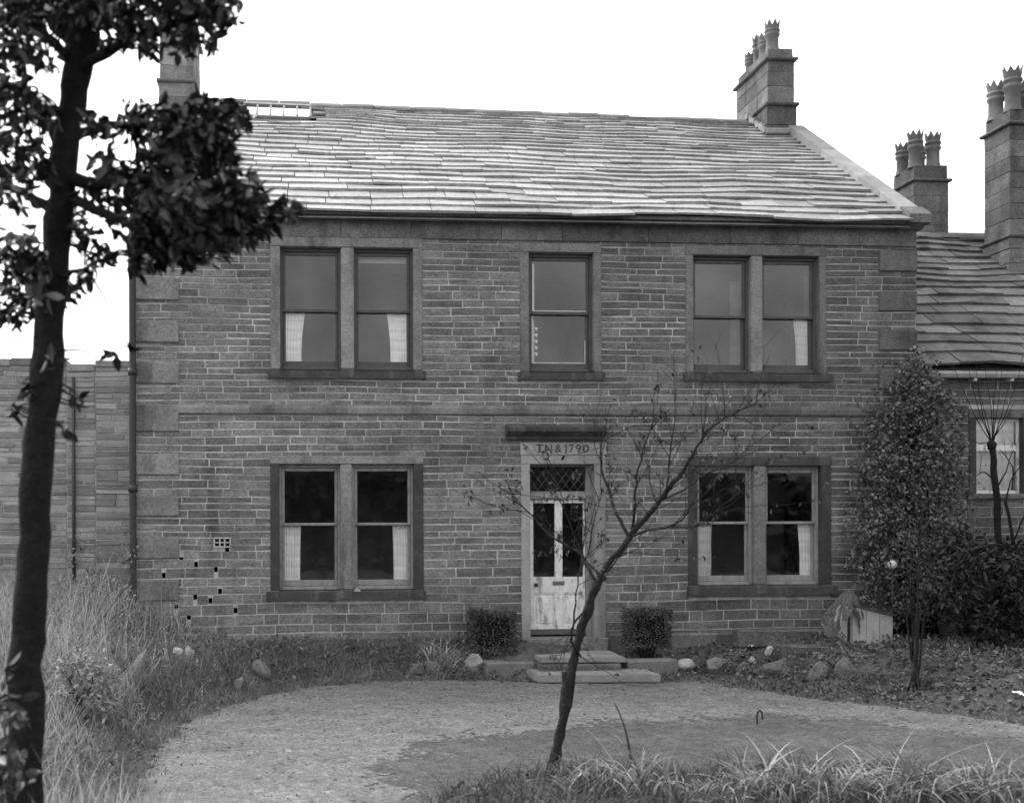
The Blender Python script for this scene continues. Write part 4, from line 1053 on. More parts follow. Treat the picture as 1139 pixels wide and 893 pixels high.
for (a, b, zt2) in segs:
    x = a
    while x < b - .02:
        x2 = min(x + random.uniform(.35, .7), b); x2 = b if b - x2 < .15 else x2
        m_.box(x + .004, x2 - .004, YW - .03, YW + .43, zt2 - .1, zt2 + random.uniform(-.005, .02), random.random(), bev=.012, jit=.006); x = x2
m_.build('coping', wallst, wl)
m_ = MB(); xx = P(82, 500, YW - .04).x
m_.tube([(xx, YW - .05, -.3), (xx, YW - .05, P(82, 420, YW).z)], .025, 8); m_.build('pipe', iron, wl)

# ------------------------------------------------------------------ vegetation helpers
def pts_in_px(poly, n, y0, y1, bias=1., rag=0):
    """random points in an outline, at real depths between y0 and y1"""
    xs_ = [p[0] for p in poly]; ys_ = [p[1] for p in poly]; out = []
    while len(out) < n:
        x = rng.uniform(min(xs_), max(xs_), n * 2); y = rng.uniform(min(ys_), max(ys_), n * 2)
        k = in_poly(x, y, poly)
        if rag: k &= d_poly(x, y, poly) > rag * (.35 + nz(x * .021, y * .024, 1.0) + .6 * nz(y * .06, x * .055, 1.0))
        out += list(zip(x[k], y[k]))
    out = out[:n]; Y = y0 + (y1 - y0) * rng.random(n) ** bias
    return np.array([P(a, b, c) for (a, b), c in zip(out, Y)])
def jitpath(pts, amt, sub=3):
    out = []; pts = [Vector(p) for p in pts]
    for i in range(len(pts) - 1):
        p0, p1, p2, p3 = pts[max(i - 1, 0)], pts[i], pts[i + 1], pts[min(i + 2, len(pts) - 1)]
        for k in range(sub):
            t = k / sub
            q = .5 * ((2 * p1) + (p2 - p0) * t + (2 * p0 - 5 * p1 + 4 * p2 - p3) * t * t + (3 * p1 - p0 - 3 * p2 + p3) * t ** 3)
            if i + k > 0: q = q + Vector((random.uniform(-amt, amt), random.uniform(-amt, amt), random.uniform(-amt, amt) * .5))
            out.append(q)
    out.append(pts[-1]); return out
def taper(r0, r1, n): return [r0 + (r1 - r0) * (i / max(n - 1, 1)) for i in range(n)]
def twig(mb, p, d, L, r, depth, tips, wig=.25, tone=.4):
    n = 5; pts = [Vector(p)]; d = Vector(d).normalized()
    for i in range(n):
        d = (d + Vector((random.gauss(0, wig * .35), random.gauss(0, wig * .35), random.gauss(0, wig * .3) + .04))).normalized()
        pts.append(pts[-1] + d * L / n)
    mb.tube(pts, taper(r, r * .35, n + 1), 5, tone)
    tips.append((pts[-1], d)); tips.append((pts[3], d))
    if depth > 0:
        for i in range(2, n + 1):
            if random.random() < .75:
                dd = (d + Vector((random.gauss(0, .6), random.gauss(0, .5), random.gauss(.1, .5)))).normalized()
                twig(mb, pts[i], dd, L * random.uniform(.35, .65), r * .5, depth - 1, tips, wig, tone)

# ------------------------------------------------------------------ big leafy tree, left foreground
DT = 5.6
bt = thing('broadleaf_tree', (G(30, 1030, ZD).x, G(30, 1030, ZD).y, -.4), 'tall dark broadleaf tree leaning over the left foreground', 'tree')
m_ = MB()
tp = [PD(20, 1100, DT), PD(24, 980, DT), PD(28, 880, DT), PD(29, 740, DT), PD(36, 640, DT), PD(40, 550, DT), PD(50, 437, DT), PD(56, 350, DT), PD(64, 262, DT), PD(69, 200, DT), PD(81, 115, DT), PD(92, 50, DT), PD(96, 0, DT)]
tr_ = [25, 22, 20, 18.5, 17.5, 17, 17.5, 16, 15.5, 14.5, 14, 18, 16]
path = jitpath(tp, .008, 4); rr = np.interp(np.linspace(0, 12, len(path)), range(13), tr_) * DT / FPX
m_.tube([p + Vector((.02 * mnoise.noise(Vector((i * .35, 1, 1))), 0, 0)) for i, p in enumerate(path)], [r * (1 + .16 * mnoise.noise(Vector((i * .5, 0, 3)))) for i, r in enumerate(rr)], 14, .5, rough=.09)
TRK = m_; LMB = []
def limb(pxs, r0, r1, dz=0):
    pts = jitpath([PD(x, y, DT + d_) for x, y, d_ in pxs], .012, 4); lm_ = MB(); lm_.tube(pts, taper(r0, r1, len(pts)), 8, .5, rough=.08); LMB.append((lm_, len(pts))); return pts
LIMBS = [limb([(92, 50, 0), (60, 15, .1), (20, -30, .2), (-30, -80, .3)], .075, .03), limb([(94, 20, 0), (130, -15, -.1), (190, -40, -.2), (260, -60, -.3)], .07, .025),
         limb([(96, 10, 0), (100, -60, .1), (95, -160, .1)], .085, .05),
         limb([(70, 195, 0), (110, 205, -.1), (160, 200, -.2), (230, 205, -.3), (300, 236, -.35)], .04, .008),
         limb([(68, 215, 0), (120, 240, -.2), (180, 262, -.3), (240, 262, -.4)], .03, .008), limb([(72, 160, 0), (120, 140, .1), (180, 140, .2), (250, 130, .2)], .03, .008),
         limb([(66, 240, 0), (30, 215, .1), (-10, 205, .2), (-60, 190, .3)], .03, .012), limb([(70, 170, 0), (40, 110, .1), (0, 92, .2), (-40, 80, .2)], .03, .012),
         limb([(58, 330, 0), (30, 315, -.1), (0, 300, -.2)], .02, .007), limb([(60, 310, 0), (90, 300, -.2), (112, 290, -.2)], .016, .005),
         limb([(85, 80, 0), (130, 50, -.2), (190, 30, -.3), (250, 5, -.3)], .03, .008), limb([(84, 70, 0), (50, 40, -.2), (10, 20, -.3)], .03, .01)]
BL = [(15, 15, 38, 150), (50, 8, 38, 150), (100, 5, 42, 170), (140, 18, 36, 130), (180, 14, 36, 130), (215, 18, 28, 90), (245, 8, 22, 45), (205, 48, 15, 26), (232, 42, 12, 18), (165, 45, 14, 22),
      (15, 60, 26, 60), (50, 62, 16, 24), (25, 108, 24, 60), (8, 135, 22, 50), (52, 130, 14, 24), (20, 175, 28, 85), (48, 190, 16, 36), (12, 215, 22, 40), (40, 160, 14, 22),
      (112, 142, 18, 30), (148, 132, 22, 46), (185, 140, 26, 80), (222, 138, 28, 100), (252, 128, 20, 60), (205, 165, 30, 100), (170, 165, 22, 46), (240, 165, 22, 60), (275, 128, 8, 8),
      (150, 200, 26, 60), (120, 185, 18, 30), (105, 215, 18, 30), (130, 235, 22, 44), (185, 205, 32, 120), (225, 205, 34, 130), (262, 215, 28, 90), (215, 240, 38, 180), (180, 245, 34, 150), (160, 268, 24, 70),
      (250, 245, 32, 130), (282, 240, 22, 60), (305, 238, 14, 26), (327, 232, 10, 12), (200, 268, 26, 80), (235, 268, 22, 50), (152, 292, 13, 16), (176, 290, 10, 12), (212, 292, 8, 8),
      (95, 262, 16, 26), (110, 280, 16, 26), (84, 238, 12, 16), (20, 285, 24, 70), (45, 300, 24, 80), (18, 325, 22, 60), (50, 330, 18, 44), (75, 318, 16, 36), (12, 352, 14, 26), (98, 305, 10, 12),
      (30, 430, 9, 7), (14, 455, 9, 7), (84, 446, 8, 6), (72, 478, 9, 7), (124, 393, 7, 5), (140, 384, 5, 3), (60, 400, 10, 6), (8, 790, 18, 34), (4, 835, 20, 40), (14, 868, 18, 34), (6, 750, 10, 10),
      (40, -50, 60, 200), (130, -50, 60, 200), (220, -40, 50, 120), (-40, 60, 50, 150), (-40, 180, 50, 150), (-40, 300, 40, 80)]
qb = QB(); BL = [(a, b, c, int(d * (1.7 if a > 140 and b > 100 else 1.15))) for a, b, c, d in BL]; LP = np.array([p for l in LIMBS for p in l] + list(path)); OWN = [b for b, n in LMB for _ in range(n)] + [TRK] * len(path)
for (cx, cy, r, n) in BL:
    dd = rng.uniform(-.45, .3); c = PD(cx, cy, DT + dd); rad = r * DT / FPX
    o_ = unit(rng.normal(size=(n, 3))) * (rng.random((n, 1)) ** .4) * rad; o_[:, 1] *= 1.5
    pt = np.array(c) + o_
    drc = rng.normal(size=(n, 3)) * .7 + np.array([.35 if cx > 120 else 0, 0, -.55])
    qb.leaves(pt, drc, rng.uniform(.045, .095, n), rng.uniform(.024, .044, n), .2)
    if cy < 900:
        k = np.argmin(((LP - np.array(c)) ** 2).sum(1)); a = Vector(LP[k]); host = OWN[k]
        for _ in range(5 if (a - c).length < .3 else (1 if cy > 380 else 0)):
            e = c + Vector((random.uniform(-1, 1), random.uniform(-1, 1), random.uniform(-1, 1))) * rad * .9
            mid = (a + e) / 2 + Vector((random.uniform(-.04, .04), random.uniform(-.04, .04), random.uniform(-.02, .06))); ps = jitpath([a, mid, e], .006, 3)
            host.tube(ps, taper(.008, .0025, len(ps)), 5, .4)
for (cx, cy, r, n) in [(205, 205, 13, 16), (218, 236, 15, 20), (268, 214, 11, 12), (24, 262, 14, 16), (238, 205, 9, 10), (190, 175, 9, 8), (8, 790, 18, 22), (4, 838, 20, 26), (14, 868, 16, 18), (45, 325, 10, 8), (170, 222, 8, 8)]:
    c = np.array(PD(cx, cy, DT - .45)); pt = c + unit(rng.normal(size=(n, 3))) * r * DT / FPX * rng.random((n, 1)) ** .5       # light on crown patches painted as paler leaf tone; lowest clumps are pale leaves
    qb.leaves(pt, rng.normal(size=(n, 3)) * .6 + np.array([.3, -.3, -.2]), rng.uniform(.06, .1, n), rng.uniform(.034, .05, n), .15, tone=rng.uniform(1.5, 4.5, n))
TRK.build('trunk', bark, bt)
for b, n in LMB: b.build('limb', bark, bt)
qb.build('crown', treeleaf, bt)

# ------------------------------------------------------------------ small bare tree before the door
b0 = on_ground(615, 861); DS = (b0 - CAM).dot(F_)
st_ = thing('young_tree', b0, 'small crooked nearly bare tree in front of the front door', 'tree')
def SP(x, y, dz=0): return PD(x, y, DS + dz)
m_ = MB(); tips = []
def br(pxs, r0, r1, sub=4, seg=8, rough=.08, jit=.008):
    pts = jitpath([SP(*p) for p in pxs], jit, sub); m_.tube(pts, [r * .74 * random.uniform(.88, 1.1) for r in taper(r0, r1, len(pts))], seg, .5, rough=rough); return pts
px_ = DS / FPX
tk = jitpath([SP(613, 868), SP(618, 838), SP(626, 800), SP(632, 768), SP(638, 735), SP(645, 705), SP(655, 675), SP(664, 648)], .006, 4)
r_t = np.interp(np.linspace(0, 7, len(tk)), range(8), [7.2, 6.0, 5.4, 7.6, 4.8, 4.5, 5.0, 4.5]) * px_
m_.tube(tk, [r * random.uniform(.82, 1.16) for r in r_t], 10, .5, rough=.2)
m_.tube([SP(631, 770), SP(628, 757), SP(627, 747)], [.03, .026, .02], 7, .5, rough=.15)     # pruned stub
m_.build('trunk', barkg, st_)
m_ = MB()
mains = [br([(664, 650), (676, 628, -.05), (690, 612, -.1), (701, 597, -.1)], 5.2 * px_, 4.6 * px_),
         br([(701, 597, -.1), (716, 578, -.15), (735, 556, -.25), (748, 538, -.3), (761, 524, -.35)], 4.6 * px_, 3.2 * px_),
         br([(761, 524, -.35), (775, 497, -.4), (793, 474, -.45), (820, 458, -.5), (841, 449, -.5)], 2.6 * px_, .8 * px_),
         br([(700, 598, -.1), (686, 572, 0), (678, 548, .1), (670, 524, .15), (667, 504, .2), (672, 480, .2)], 3.2 * px_, .8 * px_),
         br([(704, 588, -.1), (706, 560, -.2), (709, 530, -.3), (718, 494, -.35), (724, 478, -.4)], 2.4 * px_, .7 * px_),
         br([(701, 597, -.1), (720, 590, -.3), (746, 585, -.5), (762, 574, -.6), (769, 560, -.7)], 2.3 * px_, .7 * px_),
         br([(746, 585, -.5), (775, 585, -.7), (800, 565, -.8), (830, 545, -.9)], 1.3 * px_, .5 * px_),
         br([(735, 556, -.25), (760, 545, -.1), (785, 527, 0), (812, 515, .05), (830, 500, .1)], 1.8 * px_, .6 * px_),
         br([(664, 648), (652, 628, .1), (643, 614, .2), (615, 598, .3), (592, 574, .4), (575, 558, .45), (571, 548, .5)], 2.6 * px_, .6 * px_),
         br([(655, 675), (640, 690, -.1), (636, 712, -.1), (646, 730, 0)], 1.6 * px_, 1.6 * px_),
         br([(637, 700, -.1), (641, 660, -.2), (646, 625, -.2), (650, 600, -.2)], 1.5 * px_, .5 * px_),
         br([(742, 545, -.3), (745, 510, -.3), (749, 480, -.35), (752, 440, -.4)], 1.6 * px_, .5 * px_),
         br([(668, 645), (684, 625, -.3), (696, 610, -.4), (712, 570, -.5)], 1.5 * px_, .5 * px_),
         br([(645, 640, .2), (655, 610, .3), (662, 575, .3), (670, 545, .3)], 1.3 * px_, .4 * px_),
         br([(668, 640), (650, 620, -.2), (634, 585, -.2), (624, 550, -.2), (618, 528, -.2)], 1.3 * px_, .4 * px_)]
for b in mains[1:]:
    n = len(b)
    for i in range(max(2, n // 4), n):
        if random.random() < .62:
            d = (b[i] - b[i - 1]).normalized() + Vector((random.gauss(0, .8), random.gauss(0, .5), random.gauss(.25, .6)))
            twig(m_, b[i], d, random.uniform(.18, .6), .0042, 2 if random.random() < .5 else 1, tips, .4)
m_.build('branch', barkg, st_)
qb = QB()
tp_ = np.array([t[0] for t in tips]); sel = rng.random(len(tp_)) < .2
tp_ = tp_[sel]; n = len(tp_)
for k in range(2):
    qb.leaves(tp_ + rng.normal(size=(n, 3)) * .015, rng.normal(size=(n, 3)) * .5 + np.array([0, 0, -.8]), rng.uniform(.03, .06, n), rng.uniform(.015, .028, n), .3)
lf = M('withered_leaf', .06, .7, .3, .7, ((5, .25),), (), transl=.15)
qb.build('foliage', lf, st_)

# ------------------------------------------------------------------ ivy on the right corner
ivy = thing('ivy', P(1010, 700, -.2), 'tall column of ivy climbing the right corner of the house', 'climbing plant')
poly = [(1018, 393), (1030, 398), (1040, 420), (1050, 440), (1060, 470), (1064, 520), (1062, 560), (1070, 600), (1062, 650), (1045, 695), (985, 698), (968, 665), (950, 612), (957, 590), (969, 560), (962, 520), (974, 480), (984, 450), (1003, 412)]
qb = QB(); n = 11500
pt = pts_in_px([((x - 1015) * 1.14 + 1015, y) for x, y in poly], n, -.05, -.34, 1.2, 13)
cxy = np.array(P(1010, 560, -.1)); 
pt = pt[nz(pt[:, 0] * 1.7, pt[:, 2] * 1.4, 1.0) + .6 * nz(pt[:, 2] * 3, pt[:, 0] * 3.3, 1.0) + .35 * rng.normal(size=len(pt)) > -.62]; n = len(pt)
pt += rng.normal(size=pt.shape) * np.array([.07, .03, .08]); pt[:, 1] -= .10 * np.clip(nz(pt[:, 0] * 1.3, pt[:, 2] * 1.1, 1.0), -.4, 1)
qb.leaves(pt, rng.normal(size=(n, 3)) * .55 + np.array([0, -.35, -.7]), (.032 + .06 * rng.random(n) ** 2), (.028 + .05 * rng.random(n) ** 2), .15)
n = 1500; poly2 = [(940, 560), (975, 440), (1005, 395), (1020, 380), (1040, 395), (1070, 460), (1078, 600), (1050, 640), (1000, 640), (945, 630)]
pt = pts_in_px(poly2, n, -.05, -.3, 1.); qb.leaves(pt, rng.normal(size=(n, 3)) * .55 + np.array([0, -.35, -.7]), rng.uniform(.04, .075, n), rng.uniform(.04, .065, n), .15)
for k in range(26):                                       # stray shoots creeping over the wall
    yy_ = random.uniform(400, 640); s_ = random.choice((-1, -1, 1)); ex_ = np.interp(yy_, [393, 450, 520, 610, 690], [14, 36, 50, 62, 45]); x_ = 1015 + s_ * ex_ * .9
    m = 16; t_ = np.linspace(0, 1, m); pt = np.array([P(x_ + s_ * t * random.uniform(14, 34), yy_ - t * random.uniform(-6, 26), -.03 - .03 * random.random()) for t in t_])
    qb.leaves(pt, rng.normal(size=(m, 3)) * .5 + np.array([s_ * .3, -.3, -.5]), rng.uniform(.03, .065, m), rng.uniform(.028, .055, m), .15)
qb.build('foliage', ivyleaf, ivy)
m_ = MB()
for k in range(9):
    x0 = 995 + k * 6; pts = jitpath([P(x0, 705, -.15), P(x0 + random.uniform(-15, 15), 620, -.06), P(1005 + k * 3, 520, -.06), P(1012 + k * 2, 430 + k * 5, -.05)], .03, 4); m_.tube(pts, taper(.025, .008, len(pts)), 6, .4)
m_.build('stem', bark, ivy)

def leaf_shrub(name, loc, label, cat, poly, n, y0, y1, lsz, mat, bias=1, stems=8, droop=-.3, group=None, aspect=.45, stem_base=None):
    t = thing(name, loc, label, cat, group); qb = QB()
    pt = pts_in_px(poly, n, y0, y1, bias); pt += rng.normal(size=pt.shape) * .04
    # clump: pull leaves towards random shoots so that gaps open between them
    k = max(8, n // 45); ctr = pt[rng.choice(n, k)]; idx = np.argmin(((pt[:, None, :] - ctr[None]) ** 2).sum(2), 1) if n * k < 6e6 else rng.integers(0, k, n)
    pt = pt + (ctr[idx] - pt) * rng.uniform(.2, .6, (n, 1))
    out = unit(pt - ctr[idx] + rng.normal(size=pt.shape) * .03)
    qb.leaves(pt, out * .8 + rng.normal(size=pt.shape) * .4 + np.array([0, -.2, droop]), rng.uniform(lsz * .65, lsz * 1.25, n), rng.uniform(lsz * .65, lsz * 1.25, n) * aspect, .2)
    qb.build('foliage', mat, t)
    m_ = MB(); bs = Vector(loc)
    for c in ctr[::max(1, k // max(stems, 1))]:
        c = Vector(c); pts = jitpath([bs + Vector((random.uniform(-.15, .15), random.uniform(-.1, .1), -.05)), (bs + c) / 2 + Vector((0, 0, .1)), c], .02, 3); m_.tube(pts, taper(.014, .004, len(pts)), 5, .4)
    m_.build('stem', twigm, t); return t
gz = lambda px, py: on_ground(px, py)
leaf_shrub('evergreen_shrub', (P(1105, 735, -1.2).x, -1.2, zg1(P(1105, 735, -1.2).x, -1.2)), 'large near-black evergreen shrub below the cottage window', 'shrub',
           [(1032, 640), (1045, 605), (1075, 588), (1108, 602), (1139, 603), (1180, 596), (1212, 622), (1224, 680), (1200, 735), (1160, 752), (1120, 740), (1085, 715), (1050, 690)], 9000, -.15, -2.2, .10, darkleaf, 1, 30, -.2)

# sapling and ball in the right bed
b1 = on_ground(1018, 768); D1 = (b1 - CAM).dot(F_)
sp_ = thing('sapling', b1, 'thin many-stemmed sapling in the right bed before the ivy', 'sapling')
m_ = MB(); tips = []
for (top, mid, r) in [((1003, 560), (1014, 690), .018), ((1022, 540), (1019, 690), .02), ((1040, 590), (1024, 680), .016), ((1050, 620), (1028, 690), .014), ((985, 610), (1008, 685), .014), ((1030, 520), (1020, 650), .016), ((1012, 600), (1016, 700), .012)]:
    pts = jitpath([b1 + Vector((random.uniform(-.03, .03), random.uniform(-.03, .03), -.05)), PD(mid[0], mid[1], D1 + random.uniform(-.1, .1)), PD((mid[0] + top[0]) / 2, (mid[1] + top[1]) / 2, D1 + random.uniform(-.15, .15)), PD(top[0], top[1], D1 + random.uniform(-.2, .2))], .014, 4)
    m_.tube(pts, taper(r, .003, len(pts)), 6, .4)
    for i in range(5, len(pts)):
        if random.random() < .6: twig(m_, pts[i], Vector((random.gauss(0, .6), random.gauss(0, .5), .7)), random.uniform(.12, .35), .004, 1, tips, .3)
for k in range(5):                                       # root flare
    a = k * 1.26; m_.tube([b1 + Vector((math.cos(a) * .09, math.sin(a) * .09, -.03)), b1 + Vector((math.cos(a) * .03, math.sin(a) * .03, .12)), b1 + Vector((0, 0, .45))], [.014, .022, .02], 6, .4)
m_.build('stem', barkg, sp_)
qb = QB(); tp_ = np.array([t[0] for t in tips]); tp_ = tp_[rng.random(len(tp_)) < .4]; n = len(tp_)
qb.leaves(tp_, rng.normal(size=(n, 3)) * .5 + np.array([0, 0, -.6]), rng.uniform(.03, .06, n), rng.uniform(.015, .03, n)); qb.build('foliage', lf, sp_)
m_ = MB(); p = P(992.5, 628, -.62); bmx = bmesh.new(); bmesh.ops.create_uvsphere(bmx, u_segments=20, v_segments=12, radius=.068)
bmx.verts.index_update(); m_.add([v.co + p for v in bmx.verts], [[v.index for v in f.verts] for f in bmx.faces], .5, 0, True); bmx.free()
ball = tag(m_.build('ball', ballm), 'pale round ball on a cane in front of the ivy', 'ball')
m_ = MB(); m_.tube([(p.x, p.y, zg1(p.x, p.y) - .05), (p.x, p.y, p.z - .06)], .009, 6); tag(m_.build('cane', twigm), 'thin garden cane under the pale ball', 'cane')

# bare pollard by the cottage window
YP = -.7; xb = P(1116, 700, YP)
pb = thing('bare_tree', (xb.x, YP, zg1(xb.x, YP)), 'bare dark pollarded tree in front of the cottage window', 'tree')
m_ = MB(); tips = []
def pbr(pxs, r0, r1, sub=4):
    pts = jitpath([P(x, y, YP + d_) for x, y, d_ in pxs], .01, sub); m_.tube(pts, taper(r0, r1, len(pts)), 8, .5, rough=.1); return pts
pbr([(1117, 745, 0), (1114, 660, 0), (1111, 600, 0), (1108, 545, 0), (1104, 505, 0), (1103, 494, 0)], .055, .04)
m_.tube([P(1103, 500, YP), P(1103, 494, YP), P(1102, 489, YP)], [.05, .065, .03], 9, .4, rough=.15)
pbr([(1135, 735, -.1), (1131, 640, -.1), (1126, 595, -.1), (1118, 556, -.1)], .035, .02)
for (a, b, c, dx_) in [((1108, 545), (1118, 525), (1128, 500), 0), ((1106, 535), (1095, 525), (1085, 530), 0), ((1118, 560), (1125, 535), (1139, 510), -.1), ((1126, 545), (1126, 520), (1112, 500), -.1), ((1128, 600), (1145, 560), (1160, 520), -.1)]:
    pts = pbr([(a[0], a[1], dx_), (b[0], b[1], dx_), (c[0], c[1], dx_)], .014, .004)
    twig(m_, pts[-3], Vector((random.gauss(0, .4), 0, .8)), .3, .004, 1, tips)
for tx, ty in [(1060, 405), (1075, 400), (1088, 430), (1096, 410), (1108, 405), (1115, 400), (1125, 420), (1138, 395), (1065, 480), (1130, 445), (1085, 400)]:
    pbr([(1103, 492, 0), ((1103 + tx) / 2 + random.uniform(-4, 4), (492 + ty) / 2 + 6, random.uniform(-.1, .1)), (tx, ty, random.uniform(-.2, .1))], .008, .0025)
m_.build('trunk', bark, pb)

# clipped hedges by the door
def box_hedge(x0, y0, x1, y1, Y0, Y1, label):
    a = P(x0, y1, Y0); b = P(x1, y0, Y0); t = thing('clipped_bush', ((a.x + b.x) / 2, (Y0 + Y1) / 2, a.z), label, 'bush', 'square clipped bushes either side of the door')
    n = 4200; u = rng.random((n, 3)); ax_ = rng.integers(0, 3, n); sd = rng.integers(0, 2, n)
    for k in range(3):
        s = ax_ == k; u[s, k] = np.where(sd[s] == 1, 1 - rng.random(s.sum()) ** 2 * .15, rng.random(s.sum()) ** 2 * .15)
    lo_ = np.array([a.x, Y0, a.z - .05]); hi_ = np.array([b.x, Y1, b.z]); pt = lo_ + u * (hi_ - lo_)
    bulge = .02 * np.sin(pt[:, 0] * 9) * np.sin(pt[:, 2] * 11 + 1); pt[:, 1] -= bulge; pt[:, 2] += bulge + rng.normal(size=n) * .016 + .02 * np.sin(pt[:, 0] * 5 + label.count('l')); pt[:, 0] += rng.normal(size=n) * .012
    q = QB(); q.leaves(pt, (u - .5) * 1.3 + rng.normal(size=(n, 3)) * .5, rng.uniform(.022, .04, n), rng.uniform(.016, .026, n)); q.build('foliage', hedgeleaf, t)
    m_ = MB(); m_.box(a.x + .08, b.x - .08, Y0 + .08, Y1 - .06, a.z + .05, b.z - .07, .1, bev=.04, jit=.02); [m_.tube([((a.x + b.x) / 2 + (k - 2) * .03, (Y0 + Y1) / 2, a.z - .3), ((a.x + b.x) / 2 + (k - 2) * .08, (Y0 + Y1) / 2, a.z + .06)], .014, 6, .3) for k in range(5)]; m_.build('twig_core', bark, t)
box_hedge(526, 681, 575, 721, -.62, -.15, 'square clipped bush left of the front door')
box_hedge(701, 680, 747, 717, -.6, -.2, 'square clipped bush right of the front door')

# strap-leaved plants
def strap(px, py, n, H, W, label, mat=drygrass, lean=(.3, 1.1), group=None, Y=None, droop=(.3, 1.1), spread=.1):
    b = on_ground(px, py) if Y is None else Vector((P(px, py, Y).x, Y, zg1(P(px, py, Y).x, Y)))
    q = QB(); pt = np.array(b) + rng.normal(size=(n, 3)) * np.array([spread, spread * .8, .0]); pt[:, 2] = zg(pt[:, 0], pt[:, 1]) - .02
    q.blades(pt, rng.uniform(.55, 1.1, n) * H, rng.uniform(*lean, n), rng.uniform(.6, 1.1, n) * W, droop=rng.uniform(*droop, n), k=6)
    o = q.build('strap_leaf_plant', mat); return tag(o, label, 'plant', group)
strap(491, 730, 130, .62, .022, 'arching strap-leaved plant under the wall left of the door', drygrass, Y=-.6)

# ------------------------------------------------------------------ grass, weeds and litter (nobody could count these)
def scatter(n, x0, x1, y0, y1, keep):
    x = rng.uniform(x0, x1, n); y = rng.uniform(y0, y1, n); k = keep(x, y); x, y = x[k], y[k]
    return np.stack([x, y, zg(x, y) - .01], 1)
def stuff(q, name, mat, label=None):
    o = q.build(name, mat); o['kind'] = 'stuff'; return o
din = lambda x, y: in_poly(x, y, DRIVE)
bankL = lambda x, y: (~din(x, y) | (d_poly(x, y, DRIVE) < .22 * rng.random(x.shape) ** 2 * (1 + nz(x, y, 2.2)))) & (y < .0) & (x < 3.5)
q = QB()
pt = scatter(150000, -6, 3.4, -9, -.04, lambda x, y: bankL(x, y) & (nz(x, y, .8) + rng.normal(size=x.shape) * .5 > -.3) & (x < 2.95))
n = len(pt); hgt = rng.uniform(.05, .16, n) * (1 + .9 * np.clip(-pt[:, 0] / 3, 0, 1)); q.blades(pt, hgt, rng.uniform(.2, .9, n), rng.uniform(.005, .010, n), droop=rng.uniform(0, .5, n))
pt = scatter(26000, 4.6, 12, -5.2, -.05, lambda x, y: (~din(x, y) | (d_poly(x, y, DRIVE) < .2 * rng.random(x.shape) ** 2 * (1 + nz(x, y, 2.2)))) & (d_poly(x, y, DRIVE) < .55) & (nz(x, y, 1.2) + rng.normal(size=x.shape) * .5 > -.1))
n = len(pt); q.blades(pt, rng.uniform(.04, .11, n), rng.uniform(.2, .9, n), rng.uniform(.005, .010, n), droop=rng.uniform(0, .5, n))
stuff(q, 'bank_grass', grassm)
# short turf on the island and worn tufts along its edge
q = QB(); pt = scatter(90000, -1, 13, -8.6, -3.6, lambda x, y: (in_poly(x, y, LAWN) | (d_poly(x, y, LAWN) < .5 * rng.random(x.shape) ** 3)) & din(x, y) & (nz(x, y, 1.1) + rng.normal(size=x.shape) * .6 > -.35))
n = len(pt); q.blades(pt, rng.uniform(.012, .035, n), rng.uniform(.2, 1.2, n), rng.uniform(.004, .008, n), k=2); stuff(q, 'lawn_grass', grassm)
# tall dry grass on the rough left bank
q = QB()
pt = scatter(70000, -9, .4, -11, .75, lambda x, y: ~din(x, y) & ((y < -.03) | (x < XL - .1)) & (x < -.2 - .9 * rng.random(x.shape) ** 2) & (d_poly(x, y, DRIVE) > .15 + .5 * rng.random(x.shape) ** 2))
wreck = (np.abs(pt[:, 0] + 1.3) < 1.0) & (np.abs(pt[:, 1] + 2.3) < 1.5); pt = pt[~wreck | (rng.random(len(pt)) < .22)]
n = len(pt); fade = np.clip(np.minimum((-.3 - pt[:, 0]) / 2.2, d_poly(pt[:, 0], pt[:, 1], DRIVE) / .9), .14, 1); q.blades(pt, rng.uniform(.2, .75, n) * fade, rng.uniform(.1, .8, n), rng.uniform(.005, .011, n), droop=rng.uniform(0, .5, n), k=4)
stuff(q, 'tall_dry_grass', drygrass)
q = QB(); pt = scatter(420, -8, -1.6, -4, .6, lambda x, y: ~din(x, y) & ((y < -.05) | (x < XL - .1))); n = len(pt)
q.blades(pt, rng.uniform(.5, 1.05, n), rng.uniform(.05, .45, n), rng.uniform(.009, .016, n), droop=rng.uniform(0, .25, n), k=5); stuff(q, 'dead_stalks', drygrass)
q = QB(); n = 0
pt = scatter(26000, -8, .8, -9, .6, lambda x, y: ~din(x, y) & ((y < -.05) | (x < XL - .1)) & (x < -.5) & (nz(x, y, 1.5) > -.2))
n = len(pt); pt[:, 2] += rng.random(n) * .35 * np.clip((-.3 - pt[:, 0]) / 2, .1, 1); q.leaves(pt, rng.normal(size=(n, 3)) * .7 + np.array([0, -.2, .1]), rng.uniform(.03, .09, n), rng.uniform(.015, .035, n))
stuff(q, 'weeds', weedleaf)
# leaf litter
q = QB()
pt = scatter(9000, 4.6, 13, -5.4, -.1, lambda x, y: ~din(x, y) & (d_poly(x, y, DRIVE) > .12)); pt[:, 2] += rng.random(len(pt)) * .06
n = len(pt); q.leaves(pt, rng.normal(size=(n, 3)) * np.array([1, 1, .35]), rng.uniform(.04, .1, n), rng.uniform(.03, .06, n))
pt = scatter(3500, -3, 3.4, -2.6, -.1, lambda x, y: ~din(x, y) & (nz(x, y, 1.7) > -.2)); pt[:, 2] += rng.random(len(pt)) * .03
n = len(pt); q.leaves(pt, rng.normal(size=(n, 3)) * np.array([1, 1, .3]), rng.uniform(.03, .07, n), rng.uniform(.02, .04, n))
pt = scatter(900, -3, 12, -8, -1.2, din); pt[:, 2] += .02; n = len(pt); q.leaves(pt, rng.normal(size=(n, 3)) * np.array([1, 1, .15]), rng.uniform(.015, .04, n), rng.uniform(.01, .025, n))
